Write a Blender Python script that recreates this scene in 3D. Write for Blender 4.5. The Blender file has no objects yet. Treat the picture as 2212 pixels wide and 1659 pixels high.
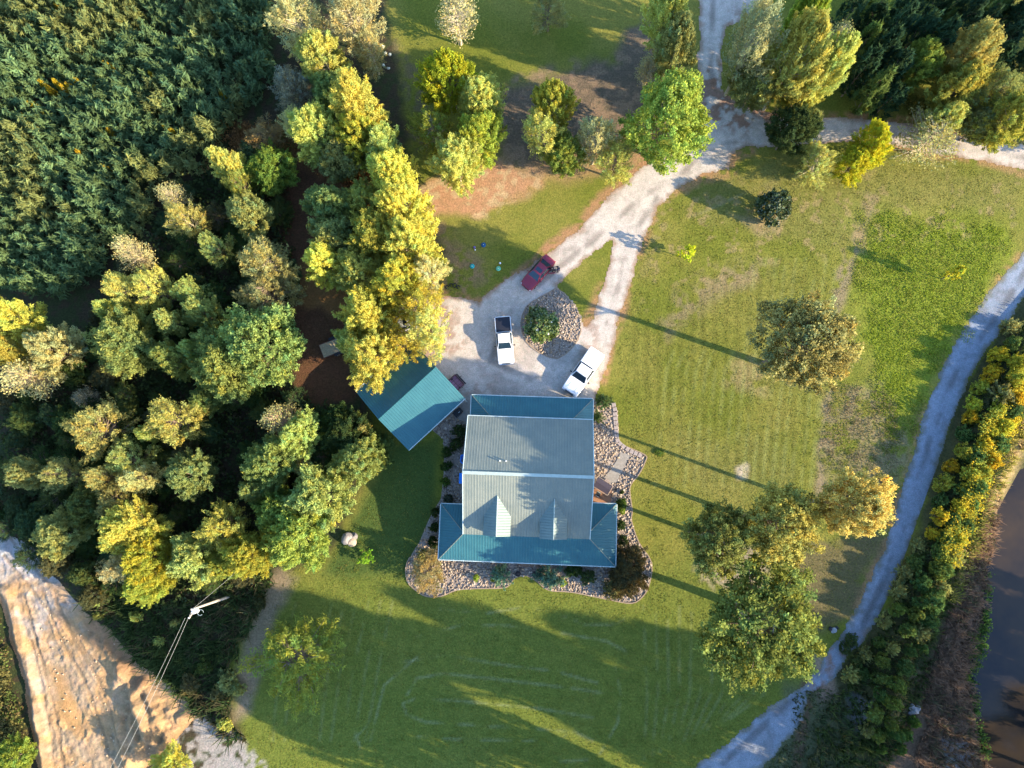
import bpy, bmesh, math, random
import numpy as np
from mathutils import Vector, Matrix
from mathutils.geometry import tessellate_polygon
R = math.radians
random.seed(7)
S = bpy.context.scene
COL = S.collection

# ------------------------------------------------------------------ camera, world, sun, exposure
CAM_H, FOC = 85.0, 1550.0
NADX, NADY = 1150.0, 1030.0          # the point straight below the camera, on a 2212 x 1659 map of the view
dx, dy = NADX - 1106.0, NADY - 829.5
L_ = math.sqrt(dx*dx + dy*dy + FOC*FOC)
rz, uz = -dx/L_, dy/L_
a_ = math.sqrt(1 - rz*rz)
ax_r = np.array([a_, 0.0, rz])
ux = -rz*uz/a_
ax_u = np.array([ux, math.sqrt(1 - ux*ux - uz*uz), uz])
ax_b = np.cross(ax_r, ax_u)
cam = bpy.data.cameras.new('camera'); camo = bpy.data.objects.new('camera', cam); COL.objects.link(camo)
cam.sensor_fit = 'HORIZONTAL'; cam.sensor_width = 36; cam.lens = 36*FOC/2212.0
cam.clip_start = 0.5; cam.clip_end = 6000
camo.matrix_world = Matrix(((ax_r[0], ax_u[0], ax_b[0], 0), (ax_r[1], ax_u[1], ax_b[1], 0), (ax_r[2], ax_u[2], ax_b[2], CAM_H), (0, 0, 0, 1)))
S.camera = camo

SUN_EL, SUN_AZ = 21.5, -20.0         # azimuth counted anticlockwise from +X
w = bpy.data.worlds.new('World'); S.world = w; w.use_nodes = True
nt = w.node_tree; bg = nt.nodes['Background']
sky = nt.nodes.new('ShaderNodeTexSky'); sky.sky_type = 'NISHITA'; sky.sun_disc = False
sky.sun_elevation = R(SUN_EL); sky.sun_rotation = R(90 - SUN_AZ); sky.ozone_density = 3.0; sky.air_density = 1.0; sky.dust_density = 0.6
hs = nt.nodes.new('ShaderNodeHueSaturation'); hs.inputs['Saturation'].default_value = 1.05
nt.links.new(sky.outputs[0], hs.inputs['Color']); nt.links.new(hs.outputs[0], bg.inputs[0]); bg.inputs[1].default_value = 0.15
sl = bpy.data.lights.new('sun', 'SUN'); sl.energy = 3.7; sl.angle = R(0.5); sl.color = (1.0, 0.83, 0.58)
so = bpy.data.objects.new('sun', sl); COL.objects.link(so)
sd = Vector((math.cos(R(SUN_EL))*math.cos(R(SUN_AZ)), math.cos(R(SUN_EL))*math.sin(R(SUN_AZ)), math.sin(R(SUN_EL))))
so.rotation_euler = sd.to_track_quat('Z', 'Y').to_euler()
S.view_settings.view_transform = 'Standard'; S.view_settings.look = 'None'
S.view_settings.exposure = 2.08; S.view_settings.gamma = 1.0
S.render.engine = 'CYCLES'

# ------------------------------------------------------------------ map helpers
def W(px, py, z=0.0):                 # map position -> real place on the level z
    d = ax_r*(px - 1106.0) - ax_u*(py - 829.5) - ax_b*FOC
    t = (z - CAM_H)/d[2]
    return float(d[0]*t), float(d[1]*t)
def P(px, py, z=0.0): return W(px/1.35624, py/1.35624, z)
def unW(x, y, z=0.0):                 # arrays
    v0, v1, v2 = x, y, z - CAM_H
    a = ax_r[0]*v0 + ax_r[1]*v1 + ax_r[2]*v2
    b = ax_u[0]*v0 + ax_u[1]*v1 + ax_u[2]*v2
    c = -(ax_b[0]*v0 + ax_b[1]*v1 + ax_b[2]*v2)
    return 1106 + a/c*FOC, 829.5 - b/c*FOC
def poly(pts, photo=False): return np.array([(P if photo else W)(*p) for p in pts])

def vnoise(x, y, s, seed=0):
    rs = np.random.RandomState(seed); g = rs.rand(256, 256)
    X = x/s + 1000.3; Y = y/s + 1000.7
    i = np.floor(X).astype(int); j = np.floor(Y).astype(int); fx = X - i; fy = Y - j
    fx = fx*fx*(3 - 2*fx); fy = fy*fy*(3 - 2*fy)
    i0 = i % 256; i1 = (i+1) % 256; j0 = j % 256; j1 = (j+1) % 256
    return (g[i0, j0]*(1-fx) + g[i1, j0]*fx)*(1-fy) + (g[i0, j1]*(1-fx) + g[i1, j1]*fx)*fy
def fbm(x, y, s, seed=0, o=4):
    t = 0; a = 0.5
    for k in range(o): t = t + a*vnoise(x, y, s/2**k, seed+k*11); a *= 0.5
    return t/(1 - 0.5**o)
def sdist(x, y, pg):                  # signed distance, positive inside
    n = len(pg); dmin = np.full(x.shape, 1e9); ins = np.zeros(x.shape, bool)
    for k in range(n):
        ax, ay = pg[k]; bx, by = pg[(k+1) % n]
        ex, ey = bx-ax, by-ay; L2 = ex*ex + ey*ey + 1e-12
        t = np.clip(((x-ax)*ex + (y-ay)*ey)/L2, 0, 1)
        dmin = np.minimum(dmin, (x-ax-t*ex)**2 + (y-ay-t*ey)**2)
        if abs(ey) > 1e-9:
            c = ((ay > y) != (by > y)) & (x < (bx-ax)*(y-ay)/ey + ax); ins ^= c
    d = np.sqrt(dmin); return np.where(ins, d, -d)
def ldist(x, y, pl):
    dmin = np.full(x.shape, 1e9)
    for k in range(len(pl)-1):
        ax, ay = pl[k]; bx, by = pl[k+1]; ex, ey = bx-ax, by-ay
        t = np.clip(((x-ax)*ex + (y-ay)*ey)/(ex*ex+ey*ey+1e-12), 0, 1)
        dmin = np.minimum(dmin, (x-ax-t*ex)**2 + (y-ay-t*ey)**2)
    return np.sqrt(dmin)
def sm(a, b, v): t = np.clip((v-a)/(b-a), 0, 1); return t*t*(3-2*t)
def inside(pg, x, y): return bool(sdist(np.array([x]), np.array([y]), pg)[0] > 0)

# ------------------------------------------------------------------ object helpers
def tag(o, label=None, cat=None, group=None, kind=None):
    if label: o['label'] = label
    if cat: o['category'] = cat
    if group: o['group'] = group
    if kind: o['kind'] = kind
    return o
def link(name, me, mat=None, parent=None):
    if mat is not None:
        for m in (mat if isinstance(mat, (list, tuple)) else [mat]): me.materials.append(m)
    o = bpy.data.objects.new(name, me); COL.objects.link(o)
    if parent is not None: o.parent = parent
    return o
def empty(name, loc, rz=0.0, label=None, cat=None, group=None):
    o = bpy.data.objects.new(name, None); COL.objects.link(o); o.location = loc; o.rotation_euler = (0, 0, rz)
    o.empty_display_size = 0.3
    return tag(o, label, cat, group)
def fast(name, V, F, mat=None, parent=None, col=None, smooth=False, matidx=None):
    V = np.asarray(V, dtype=np.float32); F = np.asarray(F, dtype=np.int32); k = F.shape[1]
    me = bpy.data.meshes.new(name)
    me.vertices.add(len(V)); me.vertices.foreach_set('co', V.ravel())
    me.loops.add(F.size); me.loops.foreach_set('vertex_index', F.ravel())
    me.polygons.add(len(F)); me.polygons.foreach_set('loop_start', np.arange(0, F.size, k, dtype=np.int32))
    try: me.polygons.foreach_set('loop_total', np.full(len(F), k, dtype=np.int32))
    except Exception: pass
    if matidx is not None: me.polygons.foreach_set('material_index', np.asarray(matidx, dtype=np.int32))
    me.update(calc_edges=True)
    if smooth: me.polygons.foreach_set('use_smooth', np.ones(len(F), bool))
    if col is not None:
        ca = me.color_attributes.new('Col', 'FLOAT_COLOR', 'POINT')
        c4 = np.ones((len(V), 4), dtype=np.float32); c4[:, :3] = col; ca.data.foreach_set('color', c4.ravel())
    return link(name, me, mat, parent)
class MB:                              # collects pieces of one part
    def __init__(s): s.v = []; s.f = []
    def add(s, vs, fs):
        n = len(s.v); s.v += [tuple(v) for v in vs]; s.f += [tuple(i+n for i in f) for f in fs]; return s
    def box(s, c, d, rz=0.0, rx=0.0, ry=0.0):
        M = Matrix.Translation(c) @ Matrix.Rotation(rz, 4, 'Z') @ Matrix.Rotation(ry, 4, 'Y') @ Matrix.Rotation(rx, 4, 'X')
        x, y, z = d[0]/2, d[1]/2, d[2]/2
        vs = [M @ Vector(p) for p in ((-x,-y,-z),(x,-y,-z),(x,y,-z),(-x,y,-z),(-x,-y,z),(x,-y,z),(x,y,z),(-x,y,z))]
        return s.add(vs, ((0,3,2,1),(4,5,6,7),(0,1,5,4),(1,2,6,5),(2,3,7,6),(3,0,4,7)))
    def tube(s, pts, rad, n=8, cap=True):
        pts = [Vector(p) for p in pts]; rad = rad if isinstance(rad, (list, tuple)) else [rad]*len(pts)
        vs = []; fs = []
        for i, p in enumerate(pts):
            d = (pts[min(i+1, len(pts)-1)] - pts[max(i-1, 0)])
            if d.length < 1e-9: d = Vector((0, 0, 1))
            q = d.normalized().to_track_quat('Z', 'Y')
            for k in range(n):
                a = 2*math.pi*k/n; vs.append(p + q @ Vector((math.cos(a)*rad[i], math.sin(a)*rad[i], 0)))
        for i in range(len(pts)-1):
            for k in range(n): fs.append((i*n+k, i*n+(k+1) % n, (i+1)*n+(k+1) % n, (i+1)*n+k))
        if cap: fs += [tuple(range(n-1, -1, -1)), tuple((len(pts)-1)*n+k for k in range(n))]
        return s.add(vs, fs)
    def slab(s, pts, th):              # polygon in 3D given a thickness downwards
        n = len(pts); vs = [Vector(p) for p in pts] + [Vector(p) - Vector((0, 0, th)) for p in pts]
        fs = [tuple(range(n)), tuple(range(2*n-1, n-1, -1))] + [(i, i+n, (i+1) % n + n, (i+1) % n) for i in range(n)]
        return s.add(vs, fs)
    def loft(s, rings, cap=True):
        n = len(rings[0]); vs = [p for r in rings for p in r]; fs = []
        for i in range(len(rings)-1):
            for k in range(n): fs.append((i*n+k, i*n+(k+1) % n, (i+1)*n+(k+1) % n, (i+1)*n+k))
        if cap: fs += [tuple(range(n-1, -1, -1)), tuple((len(rings)-1)*n+k for k in range(n))]
        return s.add(vs, fs)
    def ball(s, c, r, nu=12, nv=8, sq=(1, 1, 1), hemi=False):
        vs = []; fs = []
        for j in range(nv+1):
            th = math.pi*j/nv*(0.5 if hemi else 1)
            for i in range(nu):
                a = 2*math.pi*i/nu
                vs.append((c[0]+r*sq[0]*math.sin(th)*math.cos(a), c[1]+r*sq[1]*math.sin(th)*math.sin(a), c[2]+r*sq[2]*math.cos(th)))
        for j in range(nv):
            for i in range(nu): fs.append((j*nu+i, (j+1)*nu+i, (j+1)*nu+(i+1) % nu, j*nu+(i+1) % nu))
        return s.add(vs, fs)
    def build(s, name, mat, parent=None, bevel=0.0, smooth=False, loc=None):
        me = bpy.data.meshes.new(name); me.from_pydata(s.v, [], s.f); me.update()
        bm = bmesh.new(); bm.from_mesh(me); bmesh.ops.remove_doubles(bm, verts=bm.verts, dist=1e-5)
        bmesh.ops.recalc_face_normals(bm, faces=bm.faces)
        bm.to_mesh(me); bm.free()
        if smooth:
            for p in me.polygons: p.use_smooth = True
        o = link(name, me, mat, parent)
        if bevel: b = o.modifiers.new('b', 'BEVEL'); b.width = bevel; b.segments = 2; b.limit_method = 'ANGLE'
        if loc: o.location = loc
        return o

# ------------------------------------------------------------------ materials
def newmat(name):
    m = bpy.data.materials.new(name); m.use_nodes = True; t = m.node_tree
    for n in list(t.nodes): t.nodes.remove(n)
    out = t.nodes.new('ShaderNodeOutputMaterial'); return m, t, out
def N(t, k, **kw):
    n = t.nodes.new(k)
    for a, b in kw.items(): setattr(n, a, b)
    return n
def tcoord(t, which='Object', scale=None):
    tc = N(t, 'ShaderNodeTexCoord')
    if scale is None: return tc.outputs[which]
    mp = N(t, 'ShaderNodeMapping'); mp.inputs['Scale'].default_value = scale; t.links.new(tc.outputs[which], mp.inputs[0]); return mp.outputs[0]
def noise(t, vec, sc, det=3, rough=0.6):
    n = N(t, 'ShaderNodeTexNoise'); n.inputs['Scale'].default_value = sc; n.inputs['Detail'].default_value = det; n.inputs['Roughness'].default_value = rough
    t.links.new(vec, n.inputs['Vector']); return n.outputs['Fac']
def ramp(t, fac, stops):
    r = N(t, 'ShaderNodeValToRGB'); e = r.color_ramp.elements
    while len(e) < len(stops): e.new(0.5)
    for i, (p, c) in enumerate(stops): e[i].position = p; e[i].color = (c[0], c[1], c[2], 1) if hasattr(c, '__len__') else (c, c, c, 1)
    t.links.new(fac, r.inputs[0]); return r.outputs[0]
def mix(t, mode, fac, a, b):
    m = N(t, 'ShaderNodeMix', data_type='RGBA', blend_type=mode)
    for s_, v in ((0, fac), (6, a), (7, b)):
        if isinstance(v, bpy.types.NodeSocket): t.links.new(v, m.inputs[s_])
        elif s_ == 0: m.inputs[0].default_value = v
        else: m.inputs[s_].default_value = (v[0], v[1], v[2], 1)
    return m.outputs[2]
def bsdf(t, out, col, rough=0.8, metal=0.0, spec=0.3, bump=None, bd=0.05, bs=0.6, coat=0.0):
    b = N(t, 'ShaderNodeBsdfPrincipled')
    if isinstance(col, bpy.types.NodeSocket): t.links.new(col, b.inputs['Base Color'])
    else: b.inputs['Base Color'].default_value = (*col, 1)
    b.inputs['Roughness'].default_value = rough; b.inputs['Metallic'].default_value = metal
    b.inputs['Specular IOR Level'].default_value = spec; b.inputs['Coat Weight'].default_value = coat
    if bump is not None:
        bn = N(t, 'ShaderNodeBump'); bn.inputs['Distance'].default_value = bd; bn.inputs['Strength'].default_value = bs
        t.links.new(bump, bn.inputs['Height']); t.links.new(bn.outputs[0], b.inputs['Normal'])
    t.links.new(b.outputs[0], out.inputs[0]); return b
def simple(name, col, rough=0.6, metal=0.0, spec=0.4, var=0.15, sc=3.0, coat=0.0):
    m, t, o = newmat(name); v = tcoord(t)
    c = mix(t, 'MULTIPLY', 1.0, col, ramp(t, noise(t, v, sc, 4), ((0.25, 1-var), (0.75, 1+var))))
    bsdf(t, o, c, rough, metal, spec, coat=coat); return m

def ground_mat(name, sc=1.0, lo=0.58, hi=1.45, bd=0.12):
    m, t, o = newmat(name); v = tcoord(t)
    at = N(t, 'ShaderNodeAttribute', attribute_name='Col')
    f = ramp(t, noise(t, v, 4.5*sc, 5, 0.75), ((0.3, lo), (0.7, hi)))
    g = ramp(t, noise(t, v, 1.3*sc, 6, 0.75), ((0.3, (0.78, 0.85, 0.78)), (0.7, (1.24, 1.13, 1.12))))
    c = mix(t, 'MULTIPLY', 1.0, mix(t, 'MULTIPLY', 1.0, at.outputs['Color'], f), g)
    bsdf(t, o, c, 0.95, 0, 0.1, bump=noise(t, v, 5*sc, 4, 0.7), bd=bd, bs=0.7); return m
M = {}
M['ground'] = ground_mat('ground_grass')
M['dirt'] = ground_mat('graded_dirt', 0.9, 0.78, 1.2, 0.10)
def gravel(name, base, dark, sc=1.0):
    m, t, o = newmat(name); v = tcoord(t)
    c = ramp(t, noise(t, v, 7*sc, 4, 0.8), ((0.32, dark), (0.5, base), (0.75, tuple(min(1, x*1.25) for x in base))))
    c = mix(t, 'MULTIPLY', 1.0, c, ramp(t, noise(t, v, 0.35, 5, 0.6), ((0.3, (0.84, 0.82, 0.80)), (0.7, (1.12, 1.1, 1.08)))))
    st = noise(t, v, 1.7, 2, 0.5)
    c = mix(t, 'MIX', ramp(t, st, ((0.66, 0.0), (0.76, 0.35))), c, (0.25, 0.19, 0.14))
    bsdf(t, o, c, 0.95, 0, 0.12, bump=noise(t, v, 9, 3, 0.7), bd=0.04, bs=0.7); return m
M['gravel'] = gravel('pale_gravel', (0.40, 0.365, 0.335), (0.26, 0.235, 0.21))
M['gravel_road'] = gravel('grey_gravel', (0.30, 0.325, 0.37), (0.20, 0.22, 0.26))
M['bed'] = gravel('rock_bed_base', (0.30, 0.25, 0.21), (0.12, 0.10, 0.09), 0.7)
m, t, o = newmat('river_stone'); oi = N(t, 'ShaderNodeAttribute', attribute_name='Col')
bsdf(t, o, oi.outputs['Color'], 0.8, 0, 0.25); M['stone'] = m
M['concrete'] = simple('concrete', (0.25, 0.225, 0.195), 0.9, var=0.2)
M['paver'] = simple('paver', (0.30, 0.25, 0.23), 0.9, var=0.25)
M['edging'] = simple('edging', (0.27, 0.20, 0.14), 0.9, var=0.25)
# leaves: the colour belongs to the tree, each tuft slightly its own
def leafmat(name, trans=0.42, gloss=0.0):
    m, t, o = newmat(name)
    oi = N(t, 'ShaderNodeObjectInfo'); at = N(t, 'ShaderNodeAttribute', attribute_name='Col')
    c = mix(t, 'MULTIPLY', 1.0, oi.outputs['Color'], at.outputs['Color'])
    d = N(t, 'ShaderNodeBsdfDiffuse'); tr = N(t, 'ShaderNodeBsdfTranslucent'); ms = N(t, 'ShaderNodeMixShader')
    t.links.new(c, d.inputs[0]); t.links.new(c, tr.inputs[0]); ms.inputs[0].default_value = trans
    t.links.new(d.outputs[0], ms.inputs[1]); t.links.new(tr.outputs[0], ms.inputs[2]); last = ms.outputs[0]
    if gloss:
        g = N(t, 'ShaderNodeBsdfGlossy'); g.inputs['Roughness'].default_value = 0.35; g.inputs[0].default_value = (0.8, 0.8, 0.8, 1)
        m2 = N(t, 'ShaderNodeMixShader'); m2.inputs[0].default_value = gloss
        t.links.new(last, m2.inputs[1]); t.links.new(g.outputs[0], m2.inputs[2]); last = m2.outputs[0]
    t.links.new(last, o.inputs[0]); return m
M['leaf'] = leafmat('leaf'); M['leafgloss'] = leafmat('glossy_leaf', 0.15, 0.06)
m, t, o = newmat('bark'); oi = N(t, 'ShaderNodeObjectInfo'); v = tcoord(t)
bsdf(t, o, mix(t, 'MULTIPLY', 1.0, oi.outputs['Color'], ramp(t, noise(t, v, 6, 4), ((0.3, 0.7), (0.7, 1.25)))), 0.9, 0, 0.1); M['bark'] = m

# ------------------------------------------------------------------ setting: ground
def axis(lo, hi, st, far):
    a = list(np.arange(lo, hi+1e-6, st)); s = st; x = hi
    while x < far: s *= 1.35; x += s; a.append(x)
    s = st; x = lo
    while x > -far: s *= 1.35; x -= s; a.insert(0, x)
    return np.array(a)
pond_pg = poly([(2165,1106),(2162,1156),(2142,1223),(2137,1273),(2132,1346),(2105,1423),(2102,1473),(2118,1556),(2128,1606),(2138,1659),(2150,1800),(3300,2300),(3300,1150),(2500,1000),(2300,985),(2212,1020)])
gx = axis(-74, 68, 0.2, 2500); gy = axis(-38, 67, 0.2, 2500)
GX, GY = np.meshgrid(gx, gy, indexing='ij'); X = GX.ravel(); Y = GY.ravel()
rgb = np.zeros((len(X), 3)); 
n1 = fbm(X, Y, 6, 3); n2 = fbm(X, Y, 1.5, 9); n3 = fbm(X, Y, 18, 21); n4 = vnoise(X, Y, 0.45, 5)
lawnA = np.array((0.118, 0.134, 0.020)); lawnB = np.array((0.165, 0.160, 0.034))
k = sm(0.38, 0.62, 0.5*n1 + 0.5*n3)[:, None]; rgb[:] = lawnA*(1-k) + lawnB*k
def paint(pg, col, soft=0.6, rough=1.2, amt=1.0, speck=None, seed=1, line=None, wd=1.0):
    nz = (fbm(X, Y, 3.0, seed) - 0.5)*2*rough + (n2-0.5)*rough*0.8
    if line is None: s_ = sdist(X, Y, pg) + nz
    else: s_ = wd - ldist(X, Y, line) + nz
    a = sm(-soft, soft, s_)*amt
    if speck is not None: a = a*sm(speck[0], speck[1], 0.45*n2 + 0.25*n4 + 0.3*vnoise(X, Y, 0.9, seed+40))
    global rgb
    rgb = rgb*(1-a[:, None]) + np.array(col)[None, :]*a[:, None]
# far surroundings: woodland green
paint(poly([(-60,-60),(2300,-60),(2300,1720),(-60,1720)]), (0,0,0), amt=0.0)
vis = sdist(X, Y, poly([(-40,-40),(2250,-40),(2250,1700),(-40,1700)]))
rgb[vis < 0] = (0.05, 0.065, 0.025)
# bottom lawn: deeper green
paint(poly([(560,1230),(900,1240),(1300,1250),(1560,1180),(1750,1480),(1500,1680),(500,1680),(480,1420)]), (0.108, 0.134, 0.024), 2, 2, 0.8, seed=5)
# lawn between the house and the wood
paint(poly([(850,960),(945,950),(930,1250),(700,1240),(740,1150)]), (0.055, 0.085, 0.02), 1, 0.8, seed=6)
# wood floor and plantation floor
wood = poly([(-80,-80),(820,-80),(840,60),(870,200),(885,330),(935,450),(960,560),(940,620),(940,760),(860,900),(800,880),(790,1000),(745,1130),(720,1180),(610,1230),(560,1290),(520,1370),(490,1450),(500,1560),(560,1720),(-80,1720)])
paint(wood, (0.050, 0.040, 0.024), 0.8, 1.0, seed=7)
paint(wood, (0.035, 0.050, 0.018), 0.8, 1.0, 0.8, (0.46, 0.56), seed=8)
paint(poly([(610,330),(720,340),(730,520),(750,640),(760,860),(640,880),(630,640),(610,500)]), (0.10, 0.050, 0.028), 0.8, 1.0, 0.9, seed=9)
paint(poly([(660,560),(770,600),(760,680),(640,660)]), (0.22, 0.12, 0.045), 0.8, 0.9, 0.9, seed=10)
paint(poly([(500,260),(640,300),(800,360),(840,480),(760,440),(640,340),(520,340)]), (0.24, 0.12, 0.05), 1, 1.2, 0.8, seed=11)
paint(poly([(600,1230),(640,1250),(600,1320),(575,1400),(545,1540),(505,1560),(520,1400),(560,1290)]), (0.20, 0.155, 0.105), 0.8, 0.7, 0.9, seed=12)
# leaf litter
paint(poly([(905,400),(1000,370),(1080,345),(1160,370),(1170,400),(1090,440),(1050,462),(990,458),(930,470),(905,440)]), (0.33, 0.185, 0.105), 0.8, 1.0, 0.95, seed=13)
paint(poly([(905,400),(1000,370),(1080,345),(1160,370),(1170,400),(1090,440),(1050,462),(990,458),(930,470),(905,440)]), (0.36, 0.27, 0.15), 0.8, 1.0, 0.8, (0.48,0.56), seed=14)
paint(poly([(1075,190),(1200,150),(1320,130),(1345,60),(1400,40),(1420,140),(1460,240),(1330,320),(1240,310),(1190,370),(1100,360),(1070,270)]), (0.115, 0.085, 0.065), 1.2, 1.5, 0.92, seed=15)
paint(poly([(1075,190),(1200,150),(1320,130),(1400,40),(1420,140),(1460,240),(1330,320),(1190,370),(1100,360),(1070,270)]), (0.20, 0.14, 0.09), 1.2, 1.5, 0.7, (0.5,0.6), seed=16)
paint(poly([(1250,300),(1400,320),(1380,380),(1180,400),(1130,370)]), (0.29, 0.18, 0.10), 1, 1.2, 0.75, seed=17)
paint(poly([(850,90),(900,120),(935,290),(900,330),(870,180)]), (0.11, 0.085, 0.065), 1, 1.2, 0.7, (0.42,0.56), seed=18)
paint(poly([(930,470),(1000,520),(1060,600),(1000,640),(960,600),(940,530)]), (0.22, 0.14, 0.085), 1, 1.4, 0.75, (0.40,0.55), seed=19)
for pl_, wd in (([(915,640),(987,645),(1040,655),(1110,598),(1187,540)],0.7), ([(1187,540),(1257,484),(1304,430),(1354,390),(1387,350)],0.9), ([(1518,187),(1560,225),(1610,245),(1688,250),(1765,252),(1875,258),(1975,268),(2058,284),(2212,316)],0.8), ([(1620,325),(1585,340),(1577,370),(1518,385),(1480,405)],0.7), ([(1300,620),(1268,700),(1245,748)],0.7), ([(1380,553),(1404,493),(1424,447),(1474,403)],0.35), ([(1360,620),(1340,690),(1320,760),(1304,820)],0.4), ([(1858,307),(1942,320),(2058,340),(2125,350),(2212,372)],0.5), ([(2202,553),(2125,643),(2075,713),(2025,813),(1998,886),(1968,986),(1942,1073),(1912,1180),(1875,1256),(1845,1323)],0.5)):
    paint(None, (0.30, 0.16, 0.09), 0.5, 0.5, 0.8, (0.36,0.5), seed=int(wd*100)+3, line=[W(*p) for p in pl_], wd=wd)
# right-hand meadow
paint(poly([(1850,470),(1950,455),(2150,480),(2200,530),(2120,660),(2060,740),(2010,850),(1960,960),(1920,1000),(1895,860),(1850,700),(1840,560)]), (0.150, 0.190, 0.020), 3.0, 3.0, 0.85, seed=22)
paint(poly([(1785,840),(1900,830),(1960,960),(1930,1090),(1900,1100),(1780,1060)]), (0.205, 0.165, 0.10), 1.2, 1.6, 0.75, (0.40,0.60), seed=23)
paint(None, (0.20, 0.155, 0.10), 0.5, 0.7, 0.8, (0.35,0.55), seed=24, line=[W(*p) for p in [(1880,430),(1835,560),(1812,640),(1805,760),(1790,860),(1778,960),(1770,1070)]], wd=0.7)
paint(poly([(1480,400),(1700,330),(2212,370),(2212,470),(1900,450),(1850,520),(1700,520),(1500,480)]), (0.165, 0.152, 0.050), 1.5, 2.0, 0.5, seed=25)
paint(poly([(1570,460),(1640,470),(1700,460),(1690,500),(1640,510)]), (0.30, 0.22, 0.14), 0.5, 0.5, 0.5, seed=26)
paint(poly([(1480,630),(1560,580),(1640,555),(1650,600),(1540,650),(1480,700),(1440,740),(1430,700)]), (0.215, 0.165, 0.095), 1.2, 1.3, 0.75, (0.36,0.56), seed=27)
paint(poly([(1590,1010),(1612,1005),(1610,1030),(1592,1035)]), (0.50, 0.42, 0.34), 0.4, 0.4, 0.95, seed=28)
paint(poly([(1480,960),(1700,960),(1740,1080),(1500,1090)]), (0.165, 0.150, 0.055), 2, 2.5, 0.3, seed=29)
paint(poly([(1590,760),(1660,790),(1650,850),(1570,830)]), (0.26, 0.20, 0.10), 0.8, 0.9, 0.6, (0.36,0.5), seed=30)
paint(poly([(1500,1180),(1640,1180),(1660,1260),(1540,1280),(1500,1240)]), (0.30, 0.235, 0.17), 0.8, 1.2, 0.8, (0.36,0.52), seed=31)
paint(poly([(1720,1180),(1900,1160),(1840,1340),(1700,1400),(1700,1250)]), (0.105, 0.085, 0.045), 1, 1.5, 0.85, seed=32)
# bank to the right of the road
paint(poly([(2230,600),(2085,843),(2022,1020),(1992,1106),(1955,1216),(1865,1390),(1730,1500),(1590,1700),(2300,1720),(2300,600)]), (0.060, 0.060, 0.026), 0.5, 0.8, seed=33)
paint(poly([(2230,900),(2212,1000),(2165,1090),(2140,1230),(2090,1300),(2060,1250),(2110,1130),(2160,1000),(2200,880)]), (0.34, 0.255, 0.12), 0.8, 1.0, 0.85, seed=34)
paint(poly([(2190,1060),(2162,1156),(2142,1223),(2132,1346),(2105,1423),(2102,1473),(2140,1700),(1900,1700),(1990,1500),(2040,1330),(2080,1240),(2120,1130)]), (0.150, 0.095, 0.065), 0.8, 1.1, 0.9, seed=35)
paint(poly([(1710,1490),(1800,1500),(1850,1570),(1860,1700),(1620,1700)]), (0.085, 0.095, 0.05), 1, 1.5, 0.9, seed=36)
paint(poly([(1760,1420),(1790,1430),(1800,1500),(1775,1520),(1762,1470)]), (0.24, 0.17, 0.13), 0.5, 0.6, 0.8, seed=37)
paint(poly([(1985,1450),(1975,1450),(1920,1580),(1935,1580)]), (0.30, 0.21, 0.13), 0.5, 0.5, 0.9, seed=38)
paint(poly([(1835,1500),(1880,1510),(1875,1590),(1835,1590)]), (0.15, 0.15, 0.16), 0.6, 0.8, 0.8, seed=39)
paint(poly([(2025,1600),(2100,1610),(2120,1700),(2030,1700)]), (0.35, 0.36, 0.38), 0.6, 1.2, 0.8, (0.40,0.5), seed=44)
paint(None, (0.10, 0.07, 0.045), 0.3, 0.3, 0.9, seed=41, line=[W(*p) for p in [(1738,1480),(1745,1530),(1728,1600),(1722,1680)]], wd=0.5)
# patch beside the graded dirt
paint(poly([(400,1545),(440,1550),(500,1590),(560,1640),(600,1700),(330,1700),(380,1600)]), (0.30, 0.27, 0.25), 0.5, 1.1, 0.85, (0.38,0.5), seed=42)
# mowing lines: pale clippings left by the mower
def mow(pl_, amt=0.25, wd=0.12, col=(0.23, 0.25, 0.13)):
    d = ldist(X, Y, [W(*p) for p in pl_]); 
    a = (1-sm(wd*0.5, wd*2.0, d))*amt*sm(0.3, 0.6, n2); 
    global rgb
    rgb = rgb*(1-a[:, None]) + np.array(col)[None, :]*a[:, None]
for q in ([(950,1315),(1050,1325),(1130,1312),(1200,1325),(1270,1350),(1330,1350),(1348,1338)], [(900,1375),(1000,1350),(1100,1352),(1200,1365),(1310,1385),(1350,1405),(1362,1425)], [(870,1430),(960,1415),(1080,1435),(1200,1450),(1290,1475)], [(880,1500),(900,1465),(960,1455),(1100,1470),(1260,1490),(1315,1500),(1318,1520),(1290,1515)], [(1280,1550),(1160,1530),(1000,1515),(900,1508),(870,1520),(880,1545),(920,1560),(1080,1570),(1230,1580)], [(880,1590),(1000,1598),(1160,1600)], [(800,1600),(830,1480),(900,1420)], [(780,1620),(770,1590),(790,1570)], [(1330,1440),(1340,1500),(1335,1560),(1290,1640),(1210,1645),(1200,1600),(1240,1580),(1280,1600)]): mow(q, 0.38, 0.12)
for kx in range(12): mow([(1390+kx*26,1310+ (kx%3)*15),(1398+kx*23,1500),(1392+kx*17,1640-kx*8)], 0.22, 0.13)
for kx in range(9): mow([(640+kx*26,1300),(600+kx*27,1450),(590+kx*25,1600)], 0.18, 0.13)
for kx in range(17): mow([(1455+kx*22,560 if kx > 7 else 760),(1440+kx*21,800),(1415+kx*21,1050)], 0.34, 0.18, (0.21, 0.23, 0.075))
for kx in range(6): mow([(1470+kx*14,480-kx*6),(1600+kx*14,420-kx*6),(1800,395-kx*8)], 0.12, 0.16, (0.21, 0.2, 0.1))
mow([(2020,900),(1975,1040),(1920,1160)], 0.3, 0.07)
band = np.sin(unW(X, Y)[0]/3.9 + 3*n3)*0.5+0.5
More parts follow.
